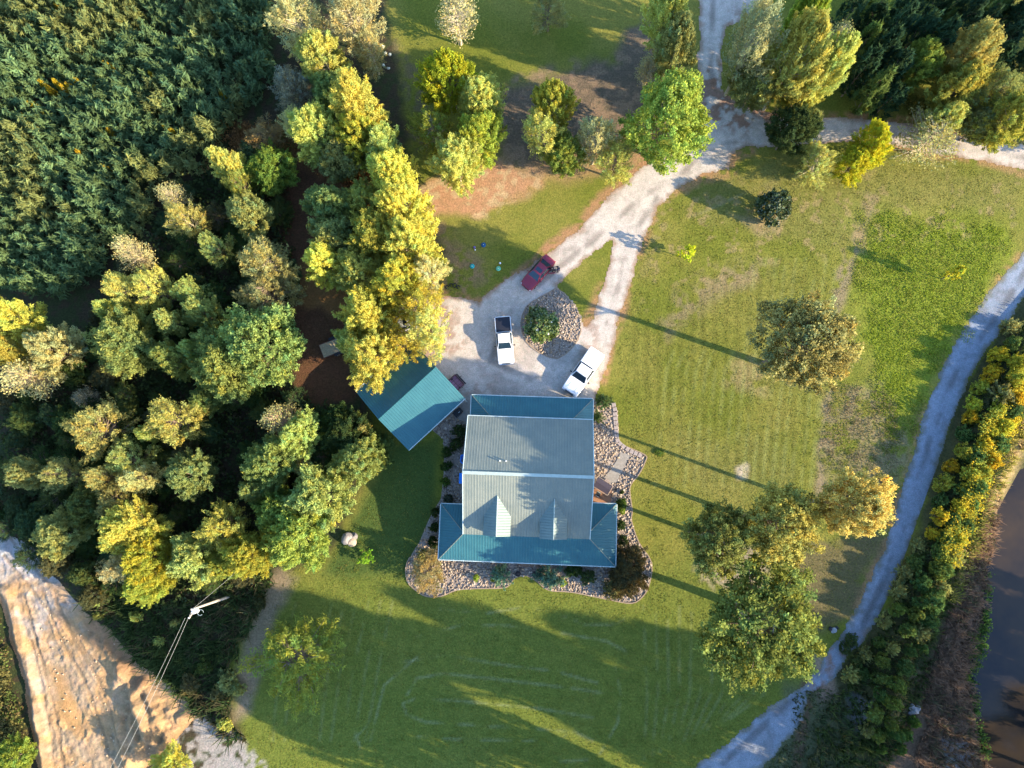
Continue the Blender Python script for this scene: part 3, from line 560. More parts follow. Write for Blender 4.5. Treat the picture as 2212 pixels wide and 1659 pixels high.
T = [
# top of the yellow row
(640,50,52,13,'sparse',PALE,'pale yellow tree at the top end of the yellow row, beside the pine plantation',BARKP),
(760,35,58,13,'sparse',PALE,'pale tree with whitish limbs at the top edge, right of the first pale yellow one',BARKP),
(800,110,38,9,'sparse',(0.40,0.36,0.14),'small thin pale tree leaning over the edge of the shaded lawn near the top',BARKP),
(695,120,50,12,'full',YG,'yellow-green tree with visible limbs just below the two pale trees at the top',BARKP),
(640,195,48,9,'sparse',GREY,'grey-green half-bare tree in shade on the left flank of the yellow row',BARKB),
(720,200,42,10,'green',GRN,'dull green tree in shade behind the tall golden tree of the row',BARKB),
(770,225,52,15,'full',YEL,'tall bright golden tree that stands highest in the yellow row near its top',BARKB),
(640,270,30,9,'sparse',TAN,'small orange-tinged tree poking out left of the yellow row',BARKP),
(680,285,52,12,'full',YG,'yellow-green tree left of centre in the upper yellow row, below the golden one',BARKB),
(780,290,50,12,'full',(0.40,0.38,0.05),'leafy yellow tree directly below the tall golden tree',BARKB),
(825,320,42,11,'full',LIME,'lime tree on the right edge of the yellow row beside the dark lawn',BARKB),
(735,340,46,9,'green',OLV,'olive tree in part shade above the orange undergrowth',BARKB),
(840,380,48,13,'full',YEL,'bright yellow tree on the right edge of the row level with the leaf litter',BARKP),
(865,445,50,13,'full',YEL,'vivid yellow tree bulging towards the fallen-leaf slope',BARKP),
(790,440,42,8,'green',YG,'low yellow-green tree in the middle of the row above the dark gap',BARKB),
(715,440,46,9,'green',GRN,'mid green tree on the left side of the yellow row beside the dark clearing',BARKB),
(810,510,50,12,'full',(0.36,0.35,0.06),'feathery yellow-green tree in the heart of the yellow row',BARKP),
(885,520,54,13,'full',YEL,'broad yellow tree whose right side faces the lawn with the toys',BARKB),
(720,515,46,9,'green',OLV,'shaded green tree on the left of the row halfway down the dark clearing',BARKB),
(925,585,34,11,'sparse',PALE,'pale thin tree at the widest bulge of the yellow row nearest the red car',BARKP),
(860,600,54,12,'full',(0.42,0.38,0.06),'yellow tree with tan twigs just above the round shadowed gap',BARKB),
(775,590,46,10,'green',YG,'light green tree with a feathery crown in the lower left of the yellow row',BARKB),
(705,565,38,11,'full',YEL,'small yellow tree that juts left over the rusty ground',BARKB),
(795,680,50,12,'full',YEL,'bright yellow tree left of the hidden white car',BARKB),
(765,735,38,9,'full',YG,'yellow-green tree overhanging the flatbed trailer',BARKB),
(800,770,50,13,'full',YEL,'brightest yellow tree reaching over the upper left corner of the garage roof',BARKB),
(905,660,46,10,'sparse',(0.44,0.38,0.06),'thin yellow tree above the hidden white car at the driveway edge',BARKP),
(925,720,48,11,'sparse',GOLD,'open golden tree between the white car and the garage ridge',BARKB),
(865,745,38,10,'sparse',(0.42,0.36,0.05),'thin yellow tree dangling over the top edge of the garage roof',BARKB),
# upper middle
(985,30,46,11,'bare',PALE,'nearly bare pale tree with a white trunk at the top of the lawn',(0.5,0.44,0.33,1)),
(970,165,52,13,'full',(0.36,0.38,0.03),'bright yellow-green tree standing highest of the pair above the dark lawn gap',BARKB),
(1030,215,48,11,'full',YG,'soft lime tree right behind the bright yellow-green one in the upper middle',BARKB),
(935,280,44,9,'sparse',(0.26,0.30,0.05),'open green tree with spidery limbs left of the middle clump',BARKP),
(1035,295,48,11,'full',(0.30,0.34,0.05),'rounded yellow-green tree on the right side of the middle clump',BARKB),
(985,350,50,11,'full',YG,'pale lime tree at the foot of the middle clump next to the fallen leaves',BARKP),
(1195,225,42,13,'full',(0.42,0.42,0.06),'upright bright yellow tree above the brown leafy hollow',BARKB),
(1170,290,46,11,'sparse',YG,'broad open yellow-green tree left of the upright yellow one',BARKP),
(1215,330,40,8,'green',(0.20,0.26,0.05),'low green tree below the upright yellow one at the leaf-litter edge',BARKB),
(1290,300,40,12,'sparse',PALE,'slim tree with a long pale trunk just left of the big bright green tree',BARKP),
(1330,345,40,9,'sparse',YG,'thin lime tree tucked below left of the big bright green tree',BARKB),
(1440,255,90,17,'big',BGRN,'big bright green tree overhanging the bend of the driveway',BARKB),
(1400,150,26,7,'bare',TAN,'small tan leafless bush-like tree above the big bright green tree',BARKP),
(1185,18,38,8,'sparse',(0.30,0.29,0.10),'thin olive tree cut by the top edge in the shaded lawn',BARKB),
(1450,30,54,18,'full',YG,'yellow-green tree at the top edge left of the drive',BARKB),
(1462,100,42,16,'green',OLV,'darker olive tree below the one at the top edge left of the drive',BARKB),
# upper right
(1625,90,62,20,'sparse',(0.34,0.34,0.16),'grey-green feathery tree immediately right of the shaded drive',BARKP),
(1735,40,42,17,'full',(0.26,0.34,0.05),'narrow green tree at the top right of the drive, touching the top edge',BARKB),
(1720,125,62,20,'full',(0.38,0.36,0.08),'large yellow tree in the middle of the clump right of the drive',BARKP),
(1800,95,42,10,'bare',(0.30,0.30,0.12),'grey open-limbed tree on the right end of the clump beyond the drive',(0.6,0.52,0.40,1)),
(1785,150,46,18,'full',YG,'yellow-green tree at the lower right of the clump beyond the drive',BARKB),
(1635,175,50,10,'green',OLV,'olive tree at the lower left of the clump beyond the drive',BARKB),
(1725,205,40,8,'full',(0.36,0.34,0.06),'small yellow tree at the bottom of the clump above the dark green tree',BARKB),
(1712,275,48,10,'green',DG,'dark green tree standing alone over the lane junction',BARKB),
(1745,270,26,8,'green',OLV,'narrow olive tree pressed against the dark green one on the junction',BARKB),
(1765,350,44,7,'sparse',YG,'pale thin tree between the dark green tree and the vivid yellow one',BARKP),
(1885,305,38,9,'full',(0.48,0.46,0.03),'vivid lemon-yellow tree beside the lane, upper one of its two stems',BARKB),
(1848,350,36,7,'full',(0.42,0.42,0.03),'vivid yellow-green tree leaning over the lawn, lower neighbour of the lemon one',BARKB),
(2010,295,64,8,'bare',(0.34,0.32,0.12),'half-fallen bare tree arching over the lane',BARKP),
(2040,255,38,9,'full',YG,'small yellow-green tree just above the half-fallen one',BARKB),
(1985,135,46,10,'full',(0.24,0.28,0.05),'green tree in front of the dark pines, left of the tan-crowned one',BARKB),
(2095,110,50,13,'full',(0.38,0.33,0.09),'tall tan-yellow tree in front of the dark pines',BARKB),
(2070,190,58,11,'full',(0.36,0.33,0.06),'wide yellow tree below the tall tan one at the right',BARKB),
(2150,200,48,10,'sparse',OLV,'olive tree with thin limbs at the right edge above the lane',BARKB),
(2185,260,58,11,'full',(0.38,0.35,0.06),'yellow tree touching the right edge just above the lane',BARKP),
(2115,270,34,7,'green',OLV,'low olive tree between the two yellow ones above the lane',BARKB),
# left edge and wood
(30,690,46,12,'full',YEL,'yellow tree at the left edge below the pines',BARKB),
(25,755,42,11,'full',(0.40,0.34,0.07),'tan-yellow tree at the left edge beneath the yellow one',BARKB),
(112,755,44,11,'full',TAN,'orange-tan tree a little in from the left edge',BARKB),
(62,812,46,10,'bare',TAN,'bare tan tree with whitish radiating limbs near the left edge',(0.42,0.34,0.20,1)),
(185,860,22,6,'bare',GREY,'small bare blue-grey tree in deep shade right of the tan ones',BARKP),
(268,738,58,11,'green',(0.27,0.32,0.09),'round yellow-green tree standing alone in the left wood',BARKB),
(288,545,32,10,'bare',TAN,'bare orange-lit tree on the border of the pine plantation',(0.42,0.35,0.22,1)),
(275,625,38,11,'sparse',GOLD,'golden spiky tree below the bare one on the plantation border',BARKB),
(335,625,38,11,'sparse',GOLD,'golden open tree right beside the spiky golden one',BARKB),
(412,635,32,9,'sparse',LIME,'small lime-tipped tree right of the two golden ones',BARKB),
(240,668,22,9,'full',LIME,'little lime tree above the round yellow-green one',BARKB),
(372,695,26,10,'full',LIME,'narrow lime tree in the middle of the left wood',BARKB),
(437,675,30,10,'full',LIME,'small lime tree uppermost in the middle group of the left wood',BARKB),
(455,735,30,9,'sparse',LIME,'thin lime tree left above the big light green one',BARKB),
(372,775,34,10,'full',(0.26,0.30,0.07),'two-lobed yellow-green tree right of the round lone tree',BARKB),
(420,758,24,9,'full',LIME,'tiny lime-crowned tree between the two-lobed one and the big light green one',BARKB),
(565,740,76,13,'big',(0.25,0.32,0.09),'biggest light green tree of the left wood, facing the trailer',BARKB),
(490,800,58,12,'green',(0.26,0.31,0.08),'light green tree joined to the lower left of the biggest one',BARKB),
(445,865,28,7,'green',GRN,'green low tree under the lower edge of the joined light green pair',BARKB),
(573,570,52,11,'sparse',(0.38,0.35,0.12),'tan-topped tree at the left of the dark rusty clearing',BARKP),
(580,635,56,9,'sparse',BRN,'brownish shaded tree below the tan-topped one beside the clearing',BARKB),
(487,355,32,11,'full',GOLD,'golden upright tree on the plantation border, topmost of the left wood',BARKB),
(520,405,30,9,'sparse',(0.26,0.27,0.06),'olive thin tree right below the golden upright one',BARKB),
(375,425,26,9,'bare',TAN,'small tan half-bare tree leftmost on the plantation border',BARKP),
(402,475,36,10,'sparse',(0.40,0.37,0.10),'tan and yellow tree just below the small half-bare one',BARKP),
(535,470,42,9,'green',OLV,'olive-green tree beside the dark clearing below the green thicket',BARKB),
(465,535,28,10,'sparse',LIME,'small yellow-green tree alone between the tan ones and the clearing',BARKB),
(585,365,46,8,'green',(0.15,0.22,0.04),'bright green thicket tree left of the dark clearing top',BARKB),
(570,305,44,6,'sparse',(0.30,0.20,0.08),'low reddish-brown tree at the top of the dark clearing',BARKB),
(213,928,52,12,'sparse',(0.42,0.39,0.11),'yellow-tan feathery tree at mid height on the far left of the wood',BARKB),
(377,910,46,12,'sparse',(0.42,0.39,0.10),'yellow-tan tree right of the feathery one in the middle of the wood',BARKB),
(322,935,18,8,'full',LIME,'tiny yellowish tree between the two yellow-tan ones',BARKB),
(610,905,36,12,'bare',BRN,'brown twiggy tree at the right edge of the wood above the green one',(0.45,0.30,0.2,1)),
(645,935,40,11,'full',LIME,'lime tree on the right edge of the wood beside the brown twiggy one',BARKB),
(590,1000,46,11,'green',(0.25,0.31,0.09),'light green tree below the brown twiggy one',BARKB),
(415,1025,38,11,'green',(0.24,0.30,0.10),'rounded pale green tree alone in the dark middle of the wood',BARKB),
(280,990,36,10,'sparse',LIME,'yellow-green thin tree left of the rounded pale green one',BARKB),
(305,1035,34,10,'sparse',TAN,'tan-gold tree under the yellow-green thin one',BARKB),
(228,1030,28,10,'sparse',ORG,'orange-tinted small tree left of the tan-gold one',BARKB),
(258,1078,38,9,'sparse',(0.34,0.32,0.10),'brownish-yellow tree below the orange-tinted one',BARKB),
(60,1018,34,8,'green',OLV,'shaded olive tree nearest the left edge above the bright road',BARKB),
(135,1025,34,9,'sparse',OLV,'shaded tree with lime tips right of the olive one near the left edge',BARKB),
(548,1060,24,8,'full',LIME,'small lime tree between the light green tree and the big lime one',BARKB),
(660,1015,22,7,'sparse',TAN,'small tan tree at the right edge of the wood above the lime mass',BARKB),
(690,1075,56,11,'green',LIME,'big lime-green tree at the right corner of the wood facing the house',BARKB),
(650,1150,60,11,'green',(0.29,0.37,0.07),'fresh lime tree at the lower right corner of the wood above the lawn',BARKB),
(283,1145,48,13,'full',YEL,'bright yellow tree at the lower left of the wood',BARKB),
(322,1205,50,12,'full',(0.42,0.39,0.05),'yellow tree just below the bright one at the lower left',BARKB),
(275,1225,42,10,'sparse',(0.40,0.36,0.16),'pinkish-tan tree to the left of the lowest yellow ones',BARKP),
(320,1262,38,9,'full',(0.34,0.36,0.06),'lowest yellow-green tree of the wood above the dirt bank',BARKB),
(135,1150,44,8,'green',OLV,'shaded olive-green tree above the top of the graded dirt',BARKB),
(190,1090,40,8,'green',(0.15,0.18,0.05),'darker green tree above right of the shaded olive one',BARKB),
(480,1140,42,11,'sparse',(0.42,0.39,0.08),'golden tree in the lower middle of the wood',BARKB),
(425,1205,46,10,'green',LIME,'pale lime tree below the golden one near the power line',BARKB),
(485,1215,34,8,'green',(0.28,0.33,0.06),'low lime tree where the single power line meets the wood',BARKB),
(540,1195,46,11,'full',(0.40,0.40,0.06),'yellow tree between the pale lime one and the fresh lime corner tree',BARKB),
(600,1105,40,9,'green',(0.22,0.28,0.06),'green tree wedged between the two large lime trees',BARKB),
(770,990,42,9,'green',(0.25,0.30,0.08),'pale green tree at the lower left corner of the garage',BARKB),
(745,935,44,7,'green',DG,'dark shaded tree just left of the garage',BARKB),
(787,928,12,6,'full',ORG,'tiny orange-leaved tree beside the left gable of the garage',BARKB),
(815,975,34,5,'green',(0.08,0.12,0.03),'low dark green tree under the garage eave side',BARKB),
(640,1425,78,8,'sparse',(0.26,0.29,0.05),'wide sparse tree alone on the lower left lawn',BARKB),
(30,1640,36,6,'green',BGRN,'bright green tree in the bottom left corner',BARKB),
(365,1655,30,5,'full',YEL,'small yellow tree at the bottom edge beside the dirt mound',BARKB),
# oaks on the lawn
(1740,742,112,18,'oak',(0.29,0.26,0.09),'wide brown-green oak alone in the middle of the right lawn',BARKB),
(1545,1165,76,16,'oak',OAKG,'dark green oak leftmost of the three that stand in a row right of the house',BARKB),
(1685,1130,86,17,'oak',(0.44,0.38,0.10),'golden-green oak in the middle of the row of three right of the house',BARKB),
(1845,1090,74,19,'oak',OAKY,'yellow oak at the right end of the row of three beside the gravel road',BARKB),
(1645,1345,134,15,'oak',(0.20,0.225,0.055),'largest oak, round and green-gold, over the lower right lawn',BARKB),
]
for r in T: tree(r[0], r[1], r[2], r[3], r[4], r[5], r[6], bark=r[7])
# evergreen and small trees of the lawn
tree(1670,446,40,4.6,'dense',DG,'round dark evergreen standing alone on the upper right lawn in a ring of pale leaves')
tree(1588,955,58,3.4,'dense',(0.10,0.14,0.03),'dark glossy magnolia with white blossoms in the round rock bed', photo=True, name='magnolia_tree')
x, y = W(1488,545,2.2); plant('sapling','sapling0',x-0.2,y,1.1,3.6,(0.42,0.46,0.03),'yellow-leaved sapling nearest the driveway fork on the lawn','sapling')
x, y = W(2062,592,2.2); plant('sapling','sapling1',x-0.3,y,0.95,4.6,(0.46,0.44,0.04),'yellow-leaved sapling on the far right lawn near the gravel road','sapling')
x, y = W(790,1205,0.9); plant('sapling','sapling2',x,y,0.95,1.5,(0.20,0.36,0.03),'bright green broad-leaved sapling on the lawn left of the house','sapling')
x, y = W(1425,978,0.3); plant('shrub','bush1',x,y,0.6,0.3,(0.14,0.20,0.04),'low green shrub alone in the grass right of the paver edge','shrub')
# blossoms on the magnolia
mg = [o_ for o_ in COL.objects if o_.name.startswith('magnolia_tree')][0]
bl = MB()
for (bx, by) in ((0.2,0.5),(-0.25,0.3),(0.15,-0.1),(-0.1,0.15),(0.45,0.1),(0.0,-0.45)): bl.ball((bx, by, 1.72-0.5*(bx*bx+by*by)), 0.075, 8, 5)
bl.build('blossom', simple('white_petal', (0.8,0.78,0.7)), mg)['kind'] = 'stuff'

# understorey trees in the shade of the wood
rs = random.Random(5)
wpg = poly([(0,880),(200,700),(330,520),(440,400),(600,330),(640,520),(640,820),(760,900),(790,1010),(700,1120),(560,1230),(420,1290),(330,1290),(220,1290),(160,1260),(60,1170),(0,1110)])
xs0, ys0 = wpg.min(0), wpg.max(0); pts = []
while len(pts) < 120:
    x, y = rs.uniform(xs0[0], ys0[0]), rs.uniform(xs0[1], ys0[1])
    if inside(wpg, x, y) and all((x-a)**2+(y-b)**2 > 4.2 for a, b in pts): pts.append((x, y))
for (x, y) in pts:
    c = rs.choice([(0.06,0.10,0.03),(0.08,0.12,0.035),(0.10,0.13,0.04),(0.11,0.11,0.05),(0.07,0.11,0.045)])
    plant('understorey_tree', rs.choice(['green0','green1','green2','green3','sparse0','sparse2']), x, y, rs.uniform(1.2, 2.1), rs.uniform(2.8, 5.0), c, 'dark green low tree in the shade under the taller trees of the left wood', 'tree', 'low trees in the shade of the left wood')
# dark pines at the top right
k = 0
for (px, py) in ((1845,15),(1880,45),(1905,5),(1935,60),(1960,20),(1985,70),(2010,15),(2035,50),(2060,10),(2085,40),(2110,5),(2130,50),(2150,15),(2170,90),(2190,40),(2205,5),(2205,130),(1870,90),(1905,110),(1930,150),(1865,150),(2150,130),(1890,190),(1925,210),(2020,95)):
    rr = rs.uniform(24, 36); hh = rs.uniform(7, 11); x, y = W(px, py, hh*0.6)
    lit = k % 5 == 2; k += 1  # some pines get sunlight put into a lighter leaf colour
    plant('pine_tree', 'pine%d' % (k % 3), x, y, rr*0.052, hh, (0.13,0.19,0.05) if lit else (0.045,0.085,0.04), 'pine coloured as sunlit among the dark pines in the top right corner' if lit else 'dark pine in the shaded stand in the top right corner', 'tree', 'pines coloured as sunlit in the top right stand' if lit else 'dark pines of the top right stand')

# trees just outside the picture, which cast the long shadows over the lower lawn, the road and the pond
for (px, py, rr, hh) in ((1145,1750,2.8,14),(1241,1762,2.7,26),(1337,1774,2.5,18),(1433,1750,3.3,28),(1529,1762,2.3,15),(1625,1774,2.9,23),(1721,1750,3.3,28),(1817,1762,2.4,14),(1913,1774,2.9,25),(2009,1750,3.0,17),(2105,1762,2.3,28),(2201,1774,2.7,15),(2297,1750,3.1,24),(2420,1620,3.6,17),(2480,1530,3.4,14),(2560,1440,3.4,13),(2340,1700,3.8,18),(2200,1870,3.4,25),(1830,1890,3.0,28)):
    x, y = W(px, py, 0)
    plant('broadleaf_tree', var_('oak' if hh > 18 else 'green'), x, y, rr, hh, (0.13,0.17,0.045), 'tall green tree of the line that shades the lower lawn from beyond its bottom edge', 'tree', 'tall trees beyond the lower lawn')
for (px, py, rr, hh) in ((2320,210,3.5,14),(2330,60,3.6,15),(2300,-60,3.6,15),(2360,330,3,9),(2420,150,3.6,16)):
    x, y = W(px, py, 0)
    plant('broadleaf_tree', var_('green'), x, y, rr, hh, (0.15,0.19,0.05), 'green tree of the group beyond the right edge above the lane', 'tree', 'trees beyond the upper right edge')

# pine plantation: the largest 300 stand as things, the rest as one stuff object
pl_pg = poly([(-60,-50),(610,-50),(600,60),(590,200),(540,260),(500,300),(440,380),(370,400),(330,500),(280,530),(225,600),(190,640),(60,640),(-60,620)])
lo, hi = pl_pg.min(0), pl_pg.max(0); rs = random.Random(11); cand = []
sx = 1.28
gxn = int((hi[0]-lo[0])/sx)+1; gyn = int((hi[1]-lo[1])/sx)+1
for i in range(gxn):
    for j in range(gyn):
        x = lo[0]+i*sx+rs.uniform(-.45, .45)+(j % 2)*0.5; y = lo[1]+j*sx+rs.uniform(-.45, .45); cand.append((x, y))
ca = np.array(cand); okm = sdist(ca[:, 0], ca[:, 1], pl_pg) > 0; ca = ca[okm]
U_, V_ = unW(ca[:, 0], ca[:, 1]); dens = fbm(ca[:, 0], ca[:, 1], 4, 91)
order = sorted(range(len(ca)), key=lambda q: -(1.0 if (U_[q] > 20 and V_[q] > 20) else 0) * (0.6 + 0.8*dens[q] + rs.random()*0.25))
def pinecol(x, y, r_):
    f = float(vnoise(np.array([x]), np.array([y]), 5, 33)[0]); b = 0.75+0.5*r_.random()
    if f > 0.66: return (0.21*b, 0.235*b, 0.08*b)
    return (0.135*b, 0.205*b, 0.085*b)
sv, sf, sc_, off = [], [], [], 0
# one light pine mesh per form, foliage and stem in one mesh (too small to show parts)
PV = []
for q in range(4):
    rsn = np.random.RandomState(300+q); n = 22
    az = rsn.rand(n)*6.283; t_ = rsn.rand(n); rr = 0.75*(1-t_*0.85)*(0.7+0.4*rsn.rand(n))
    C_ = np.stack([rr*np.cos(az), rr*np.sin(az), 0.8+2.3*t_], 1); D_ = np.stack([np.cos(az)*0.7, np.sin(az)*0.7, 0.55+0.5*t_], 1); D_ /= np.linalg.norm(D_, axis=1, keepdims=True)
    V0, F0, c0 = tuft_quads(rsn, C_, D_, 11, 0.13, 0.07, 0.55, tuft_cols(rsn, n, 0.2, 0.06), 2.4)
    PV.append((V0, F0, c0))
pmesh = []
for q, (V0, F0, c0) in enumerate(PV):
    st_ = MB().tube([(0,0,0),(0,0,2.9)], [0.06,0.01], 4); nv = len(V0)
    Vq = np.concatenate([V0, np.array(st_.v)[:8]]); Fq = np.concatenate([F0, np.array([f for f in st_.f if len(f) == 4][:4])+nv])
    me = fast('young_pine_%d' % q, Vq, Fq, [M['leaf'], M['bark']], col=np.concatenate([c0, np.ones((8, 3))]), matidx=[0]*len(F0)+[1]*4)
    pmesh.append(me.data); bpy.data.objects.remove(me)
for rank, q in enumerate(order):
    x, y = ca[q]; s_ = 0.50+0.65*dens[q]+rs.random()*0.40; h_ = s_*rs.uniform(1.0, 1.35)
    if rank < 300:
        o_ = bpy.data.objects.new('young_pine', pmesh[rank % 4]); COL.objects.link(o_); o_.location = (x, y, 0); o_.rotation_euler = (0, 0, rs.uniform(0, 6.28))
        o_.scale = (s_*1.08, s_*1.08, h_*1.1); c = pinecol(x, y, rs); o_.color = (*c, 1)
        yl = c[0] > c[1]*0.75
        tag(o_, 'yellow-green young pine in the plantation at the upper left' if yl else 'blue-green young pine in the plantation at the upper left', 'tree', 'yellow-green pines of the plantation' if yl else 'blue-green pines of the plantation')
    else:
        V0, F0, c0 = PV[q % 4]; a = rs.uniform(0, 6.28); ca_, sa_ = math.cos(a), math.sin(a)
        Vv = V0.copy(); vx = Vv[:, 0]*ca_-Vv[:, 1]*sa_; vy = Vv[:, 0]*sa_+Vv[:, 1]*ca_
        sv.append(np.stack([vx*s_+x, vy*s_+y, Vv[:, 2]*h_], 1)); sf.append(F0+off); off += len(Vv); sc_.append(c0*np.array(pinecol(x, y, rs)))
so_ = fast('young_pines', np.concatenate(sv), np.concatenate(sf), M['leaf'], col=np.concatenate(sc_)); so_.color = (1, 1, 1, 1)
tag(so_, 'dense mass of smaller young pines filling the plantation at the upper left', 'trees', kind='stuff')

# low growth: many small tufts merged into one object each
def growth(name, pg, dens, hmin, hmax, cols, label, cat, seed, spike=True, per=7, wd=0.06, clump=0.0, holes=None, rg=1.5):
    rsn = np.random.RandomState(seed); lo, hi = pg.min(0), pg.max(0); n = int((hi[0]-lo[0])*(hi[1]-lo[1])*dens)
    x = lo[0]+rsn.rand(n)*(hi[0]-lo[0]); y = lo[1]+rsn.rand(n)*(hi[1]-lo[1]); s_ = sdist(x, y, pg)
    k_ = s_ + (fbm(x, y, 2.5, seed)-0.5)*rg > 0
    if clump: k_ &= fbm(x, y, 2.2, seed+5) > clump
    if holes is not None: k_ &= sdist(x, y, holes) < 0
    x, y = x[k_], y[k_]; n = len(x); hh = (hmin+(hmax-hmin)*rsn.rand(n))*(0.6+0.9*fbm(x, y, 3, seed+2))
    zg = -0.35*sm(-2.5, 0, sdist(x, y, pond_pg)) + shade_bermz(x, y)
    ci = rsn.randint(0, len(cols), n); fz = fbm(x, y, 4, seed+3); ci = np.where(fz > 0.56, 0, ci); base = np.array(cols)[ci]*(0.7+0.6*rsn.rand(n, 1))
    X_ = np.repeat(x, per); Y_ = np.repeat(y, per); H_ = np.repeat(hh, per)*(0.5+0.7*rsn.rand(n*per)); Zg = np.repeat(zg, per); a = rsn.rand(n*per)*6.283
    if spike:
        lean = H_*(0.25+0.6*rsn.rand(n*per)); dxx, dyy = np.cos(a), np.sin(a); w_ = wd*(0.6+rsn.rand(n*per))
        p0 = np.stack([X_-dyy*w_, Y_+dxx*w_, Zg], 1); p1 = np.stack([X_+dyy*w_, Y_-dxx*w_, Zg], 1)
        p2 = np.stack([X_+dxx*lean+dyy*w_*0.8, Y_+dyy*lean-dxx*w_*0.8, Zg+H_*0.8], 1); p3 = np.stack([X_+dxx*lean*1.3, Y_+dyy*lean*1.3, Zg+H_], 1)
        V_ = np.stack([p0, p1, p2, p3], 1).reshape(-1, 3)
    else:
        c_ = np.stack([X_+rsn.randn(n*per)*0.22, Y_+rsn.randn(n*per)*0.22, Zg+H_], 1)
        A = rsn.randn(n*per, 3); A /= np.linalg.norm(A, axis=1, keepdims=True); B = np.cross(A, rsn.randn(n*per, 3)); B /= np.linalg.norm(B, axis=1, keepdims=True)
        A *= wd*1.5; B *= wd*1.1
        V_ = np.stack([c_-A, c_-B, c_+A, c_+B], 1).reshape(-1, 3)
    cc = np.repeat(np.repeat(base, per, 0)*(0.8+0.4*rsn.rand(n*per, 1)), 4, 0)
    o_ = fast(name, V_, np.arange(len(V_)).reshape(-1, 4), M['leaf'], col=cc); o_.color = (1, 1, 1, 1)
    return tag(o_, label, cat, kind='stuff')
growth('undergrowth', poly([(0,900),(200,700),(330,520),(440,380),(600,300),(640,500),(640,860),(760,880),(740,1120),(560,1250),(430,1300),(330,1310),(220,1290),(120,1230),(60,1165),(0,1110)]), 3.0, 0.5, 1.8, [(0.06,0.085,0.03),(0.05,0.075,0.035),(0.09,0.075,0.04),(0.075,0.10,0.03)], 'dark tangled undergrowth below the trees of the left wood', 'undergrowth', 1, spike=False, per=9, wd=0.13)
growth('scrub', poly([(180,1290),(330,1290),(430,1290),(560,1240),(600,1240),(560,1320),(520,1400),(500,1480),(500,1560),(540,1600),(500,1600),(430,1540),(370,1480),(300,1420),(235,1345),(180,1310)]), 7.0, 0.4, 1.3, [(0.055,0.085,0.028),(0.09,0.085,0.045),(0.12,0.10,0.05),(0.06,0.10,0.035)], 'tangled dark scrub between the graded dirt and the lower lawn', 'scrub', 2, per=8, wd=0.05)
growth('scrub', poly([(-40,1290),(0,1310),(20,1390),(45,1480),(62,1590),(72,1690),(-60,1690)]), 7.0, 0.4, 1.4, [(0.17,0.15,0.05),(0.12,0.15,0.04),(0.20,0.14,0.06),(0.10,0.14,0.035)], 'olive scrub along the left side of the graded dirt', 'scrub', 3, spike=False, per=10, wd=0.10)
growth('undergrowth', poly([(480,260),(640,280),(700,340),(840,350),(880,470),(780,440),(640,345),(520,345),(440,380)]), 6.0, 0.3, 1.0, [(0.30,0.16,0.06),(0.25,0.20,0.06),(0.16,0.17,0.05),(0.34,0.24,0.08)], 'orange-brown undergrowth around the top of the dark clearing', 'undergrowth', 4, spike=False, per=8, wd=0.10)
growth('weeds', poly([(2230,650),(2150,760),(2095,860),(2060,960),(2030,1060),(2000,1130),(1960,1240),(1900,1360),(1840,1440),(1790,1520),(1760,1560),(1740,1700),(1900,1700),(1960,1580),(2000,1450),(2030,1330),(2080,1220),(2130,1090),(2180,960),(2230,820)]), 6.0, 0.25, 0.9, [(0.07,0.10,0.03),(0.09,0.12,0.035),(0.13,0.12,0.05),(0.06,0.09,0.04)], 'green weeds covering the bank between the gravel road and the pond', 'weeds', 5, per=8, wd=0.05)
growth('dry_brush', poly([(2160,1080),(2158,1156),(2140,1223),(2135,1273),(2128,1346),(2103,1423),(2100,1473),(2115,1556),(2135,1700),(1960,1700),(1990,1560),(2000,1450),(2040,1340),(2070,1290),(2085,1220),(2120,1130)]), 11.0, 0.3, 0.9, [(0.26,0.17,0.115),(0.20,0.13,0.09),(0.15,0.105,0.075),(0.13,0.13,0.07)], 'tangled dry brown brush along the pond bank', 'brush', 6, per=8, wd=0.035)
growth('tall_grass', poly([(2240,830),(2200,900),(2150,1000),(2110,1110),(2075,1210),(2040,1290),(2060,1310),(2095,1240),(2130,1150),(2165,1060),(2212,960),(2240,930)]), 9.0, 0.3, 0.8, [(0.38,0.34,0.08),(0.28,0.30,0.06),(0.42,0.30,0.14)], 'sunlit yellow grass strip on the pond side of the flowering shrubs', 'grass', 7, per=8, wd=0.04)
growth('water_weeds', poly([(2150,1230),(2142,1310),(2138,1370),(2112,1430),(2106,1480),(2122,1560),(2140,1640),(2126,1630),(2108,1550),(2094,1470),(2100,1410),(2124,1340),(2134,1240)]), 12.0, 0.15, 0.5, [(0.11,0.19,0.04),(0.08,0.14,0.04),(0.16,0.24,0.04)], 'green weeds fringing the edge of the pond', 'weeds', 8, spike=False, per=9, wd=0.09)
growth('weeds', poly([(1900,180),(2060,230),(2120,300),(1980,255),(1860,200)]), 7.0, 0.2, 0.7, [(0.20,0.19,0.05),(0.12,0.14,0.04)], 'olive weeds at the foot of the trees above the lane', 'weeds', 9, per=7, wd=0.05)
growth('meadow_grass', poly([(1850,470),(1950,455),(2150,480),(2195,530),(2115,660),(2055,740),(2005,850),(1955,960),(1920,1000),(1895,860),(1850,700),(1840,560)]), 14.0, 0.03, 0.10, [(0.24,0.30,0.03),(0.20,0.28,0.03),(0.28,0.29,0.06)], 'tufted bright green grass of the right-hand meadow', 'grass', 10, spike=False, per=6, wd=0.045, rg=8)
